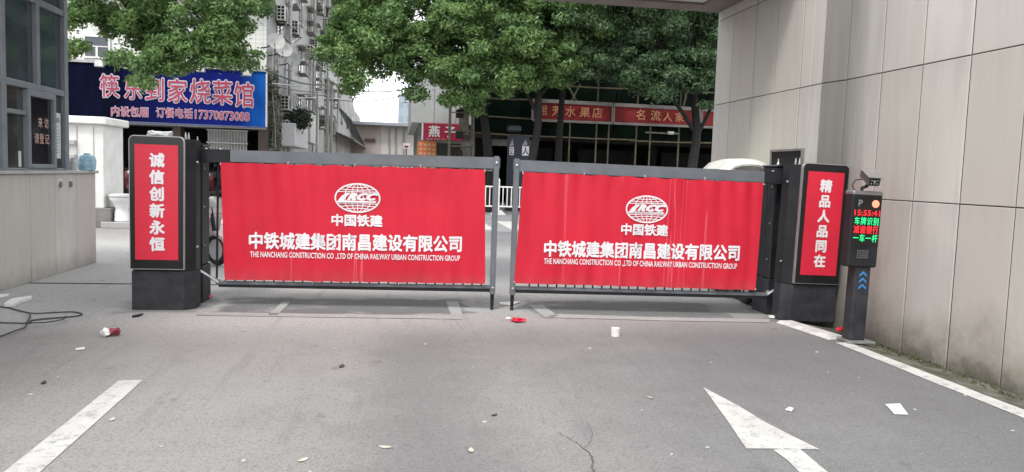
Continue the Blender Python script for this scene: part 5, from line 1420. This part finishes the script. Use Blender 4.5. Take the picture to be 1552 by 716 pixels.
b.build('lamp_hood', mat('hood_navy', (.03, .035, .05), .4), ps)

# ================================================================== TREES
ML1 = mat_leaf('camphor_leaf', (.075, .165, .050), (.19, .31, .09), (.27, .38, .16))
ML2 = mat_leaf('camphor_leaf_deep', (.050, .105, .045), (.085, .15, .06), (.14, .21, .11))
def crown(lumps, per, rsub, seed):
    """clumps scattered over big lumps; returns centres, radii"""
    r_ = np.random.default_rng(seed); C, R = [], []
    for (cx, cy, cz, rx, ry, rz) in lumps:
        n = int(per * (rx * ry * rz) ** (2 / 3))
        for i in range(n):
            d_ = r_.normal(size=3); d_ /= np.linalg.norm(d_); q = r_.uniform(.45, 1.0) ** .5
            C.append((cx + d_[0] * rx * q, cy + d_[1] * ry * q, cz + d_[2] * rz * q))
            s = r_.uniform(.55, 1.2) * rsub; R.append((s, s, s * .62))
    return C, R
def tree(base, trunk, branches, lumps, nleaf, size, label, m, per=9, rsub=.5, seed=1, tr=.22):
    root = thing('street_tree', base, label, 'tree', 'street trees')
    n = len(trunk)
    MB().tube(smooth_path(trunk), [tr * (1 - .55 * i / (6 * (n - 1))) for i in range(6 * (n - 1) + 1)], 10).build('trunk', M_BARK, root, smooth=True)
    for br in branches:
        k = 6 * (len(br) - 1) + 1
        MB().tube(smooth_path(br), [tr * .42 * (1 - .8 * i / k) for i in range(k)], 7).build('limb', M_BARK, root, smooth=True)
    C, R = crown(lumps, per, rsub, seed)
    # thin twigs from the crown centre to the clumps
    b = MB(); cc = Vector(lumps[0][:3])
    for i in range(0, len(C), 6):
        l = min(lumps, key=lambda q: (Vector(q[:3]) - Vector(C[i])).length); p = Vector(l[:3]); q = Vector(C[i])
        b.tube([p, p.lerp(q, .55) + Vector((0, 0, -.12)), q], .022, 4, .006)
    b.build('twigs', M_BARK, root, kind='stuff')
    o = quads_obj('crown', leaves(C, R, nleaf, size), m, root); o['kind'] = 'stuff'
    return root
def L3(px, py, Y, rx, rz, ry=None):
    p = PY(px, py, Y); return (p.x, p.y, p.z, rx, ry or rx, rz)
# A: in front of the blue sign
bx = -11.2
tree((bx, 26.2, 0), [(bx, 26.2, 0), (bx + .1, 26.2, 2.5), (bx + .3, 26.2, 4.6), (bx + .2, 26.2, 6.6)],
     [[(bx + .2, 26.2, 4.2), (bx + 1.2, 26.1, 6.2), (bx + 2.6, 26.0, 6.6), (bx + 4.2, 26, 6.4)], [(bx + .3, 26.2, 5.4), (bx + .4, 26.4, 7), (bx + 2, 26, 8.5)]],
     [L3(300, 25, 26, 1.75, 1.35), L3(350, 65, 25.6, 1.1, .95), L3(255, 45, 26.2, 1.35, 1.0), L3(350, 78, 25.6, .85, .45), L3(240, 98, 25.6, .85, .45), L3(215, 60, 26, .7, .75),
      L3(190, 10, 26.2, 1.5, .8), L3(112, 62, 26, .5, .55), L3(108, 20, 26, .7, .5), L3(255, -60, 26.5, 2.8, 1.6), L3(360, -10, 26, 1.1, 1.2), L3(212, 120, 25.4, .55, .25), L3(290, 72, 25.6, .9, .5), L3(160, 25, 26.2, .9, .6), L3(215, 95, 25.8, .8, .5), L3(200, 40, 26.4, 1.0, .8)],
     60000, .085, 'leafy camphor tree hanging over the blue restaurant sign', ML1, 13, .42, 3)
# B: over the alley mouth
tx = PY(743, 250, 28.5).x
tree((tx, 28.5, 0), [(tx, 28.5, 0), (tx - .1, 28.5, 2.2), (tx - .4, 28.4, 4.2), (tx - .7, 28.3, 6.4)],
     [[(tx - .2, 28.5, 3.6), (tx - 1.4, 28.3, 4.9), (tx - 3.0, 28.1, 5.6), (tx - 4.6, 28, 6.2)], [(tx - .4, 28.4, 4.4), (tx - 1.3, 28.2, 6.2), (tx - 2.2, 28, 7.6)], [(tx - .4, 28.4, 4.2), (tx + .6, 28.2, 5.5), (tx + 1.2, 28, 6.8)]],
     [L3(560, 40, 28, 1.5, 1.2), L3(525, 75, 27.6, .95, .9), L3(610, 50, 28, 1.5, 1.25), L3(655, 70, 27.8, 1.3, 1.0), L3(520, 115, 27.6, .62, .5), L3(575, 88, 27.8, .95, .55), L3(640, 20, 28.4, 2.0, 1.3),
      L3(545, 5, 28.2, 1.3, 1.1), L3(680, 100, 27.6, .9, .6), L3(640, 118, 27.8, .6, .40), L3(700, 45, 28, 1.2, 1.2), L3(590, -50, 28.5, 2.4, 1.6), L3(640, 145, 27.8, .38, .18), L3(528, 140, 27.6, .3, .3), L3(700, 150, 27.8, .9, .5), L3(735, 100, 28.6, 1.1, 1.0)],
     80000, .085, 'broad camphor tree over the alley mouth, palest green crown', ML1, 13, .42, 5)
# C: middle
tx = PY(812, 230, 27).x
tree((tx - .3, 27, 0), [(tx - .3, 27, 0), (tx - .15, 27, 1.8), (tx + .05, 27, 3.4), (tx - .05, 27, 5.2), (tx, 27, 7)],
     [[(tx, 27, 3.6), (tx - .8, 26.8, 5.0), (tx - 1.6, 26.6, 6.6)], [(tx, 27, 4.2), (tx + 1.0, 26.8, 5.4), (tx + 2.2, 26.6, 6.8)]],
     [L3(775, 50, 26.6, 1.4, 1.2), L3(830, 30, 26.6, 1.5, 1.2), L3(740, 75, 26.6, .9, .9), L3(800, 95, 26.4, 1.1, .6), L3(850, 85, 26.4, .95, .65), L3(745, 115, 26.4, .75, .42), L3(790, 118, 26.3, .6, .38),
      L3(720, 20, 27, 1.4, 1.0), L3(800, -50, 27, 2.6, 1.6), L3(885, 50, 26.6, 1.1, 1.0), L3(700, 120, 27, .8, .6), L3(712, 138, 26.8, .7, .35), L3(765, 128, 26.6, .7, .32), L3(870, 112, 26.5, .8, .4)],
     70000, .085, 'camphor tree with dark straight trunk left of the red signs', ML1, 13, .42, 7, .19)
# D: right, darker
tx = PY(1050, 235, 25.5).x
tree((tx, 25.5, 0), [(tx, 25.5, 0), (tx, 25.5, 1.8), (tx + .1, 25.5, 3.1), (tx - .1, 25.5, 4.6), (tx - .2, 25.5, 6.4)],
     [[(tx + .05, 25.5, 2.9), (tx + .45, 25.4, 3.8), (tx + .8, 25.3, 5.0), (tx + 1.0, 25.3, 6.5)], [(tx - .02, 25.5, 3.2), (tx - .9, 25.3, 4.15), (tx - 1.6, 25.2, 4.35), (tx - 2.2, 25.1, 4.3)],
      [(tx, 25.5, 5.1), (tx - 1.2, 25.3, 5.7), (tx - 1.9, 25.2, 6.6), (tx - 2.6, 25.1, 7.3)], [(tx, 25.5, 5.4), (tx + .9, 25.3, 5.7), (tx + 2, 25.2, 5.6)]],
     [L3(930, 40, 26, 1.6, 1.2), L3(1000, 30, 25.6, 1.5, 1.2), L3(1060, 50, 25.2, 1.4, 1.2), L3(960, 90, 25.8, 1.2, .7), L3(1030, 100, 25.2, 1.2, .65), L3(1085, 100, 25, .8, .7), L3(1050, 138, 25, .55, .25),
      L3(905, 100, 26, .9, .5), L3(1000, -40, 26, 3.0, 1.5), L3(1120, 20, 25.4, 1.6, 1.3), L3(880, 0, 26.2, 1.4, 1.2), L3(1062, 150, 24.9, .4, .25), L3(930, 112, 25.8, 1.1, .45), L3(990, 118, 25.6, 1.1, .4), L3(1078, 128, 24.9, .6, .4), L3(1015, 140, 25.2, .6, .28), L3(1080, 158, 24.8, .35, .25), L3(960, 128, 25.6, .5, .25)],
     85000, .08, 'darker camphor tree with forked trunk before the right red sign', ML2, 13, .42, 9, .2)
# E: behind, filling above
tree((6.5, 30.6, 0), [(6.5, 30.6, 0), (6.5, 30.6, 3), (6.6, 30.6, 6)], [], [(3.5, 30.4, 7.2, 2.2, 1.2, 1.5), (6.5, 30.6, 7.4, 2.5, 1.2, 1.6), (9.8, 30.6, 7.6, 2.6, 1.2, 1.7), (13.2, 30.6, 7.6, 2.6, 1.2, 1.8), (5.2, 30.4, 5.9, 1.4, .8, .6), (11.2, 30.5, 6.0, 1.6, .8, .6)],
     50000, .10, 'dense dark tree close against the scaffold behind the others', ML2, 9, .5, 11, .2)
# F: far pale tree beyond the apartment eave
tree((-6.2, 69, 0), [(-6.2, 69, 0), (-6.0, 69, 7), (-4.6, 69, 12)], [], [L3(535, 20, 69, 2.9, 2.9), L3(560, 60, 69, 2.4, 2.4), L3(527, 70, 69, 1.8, 2.1)],
     14000, .12, 'pale distant tree inside the alley beyond the eave', ML1, 6, .7, 13, .2)
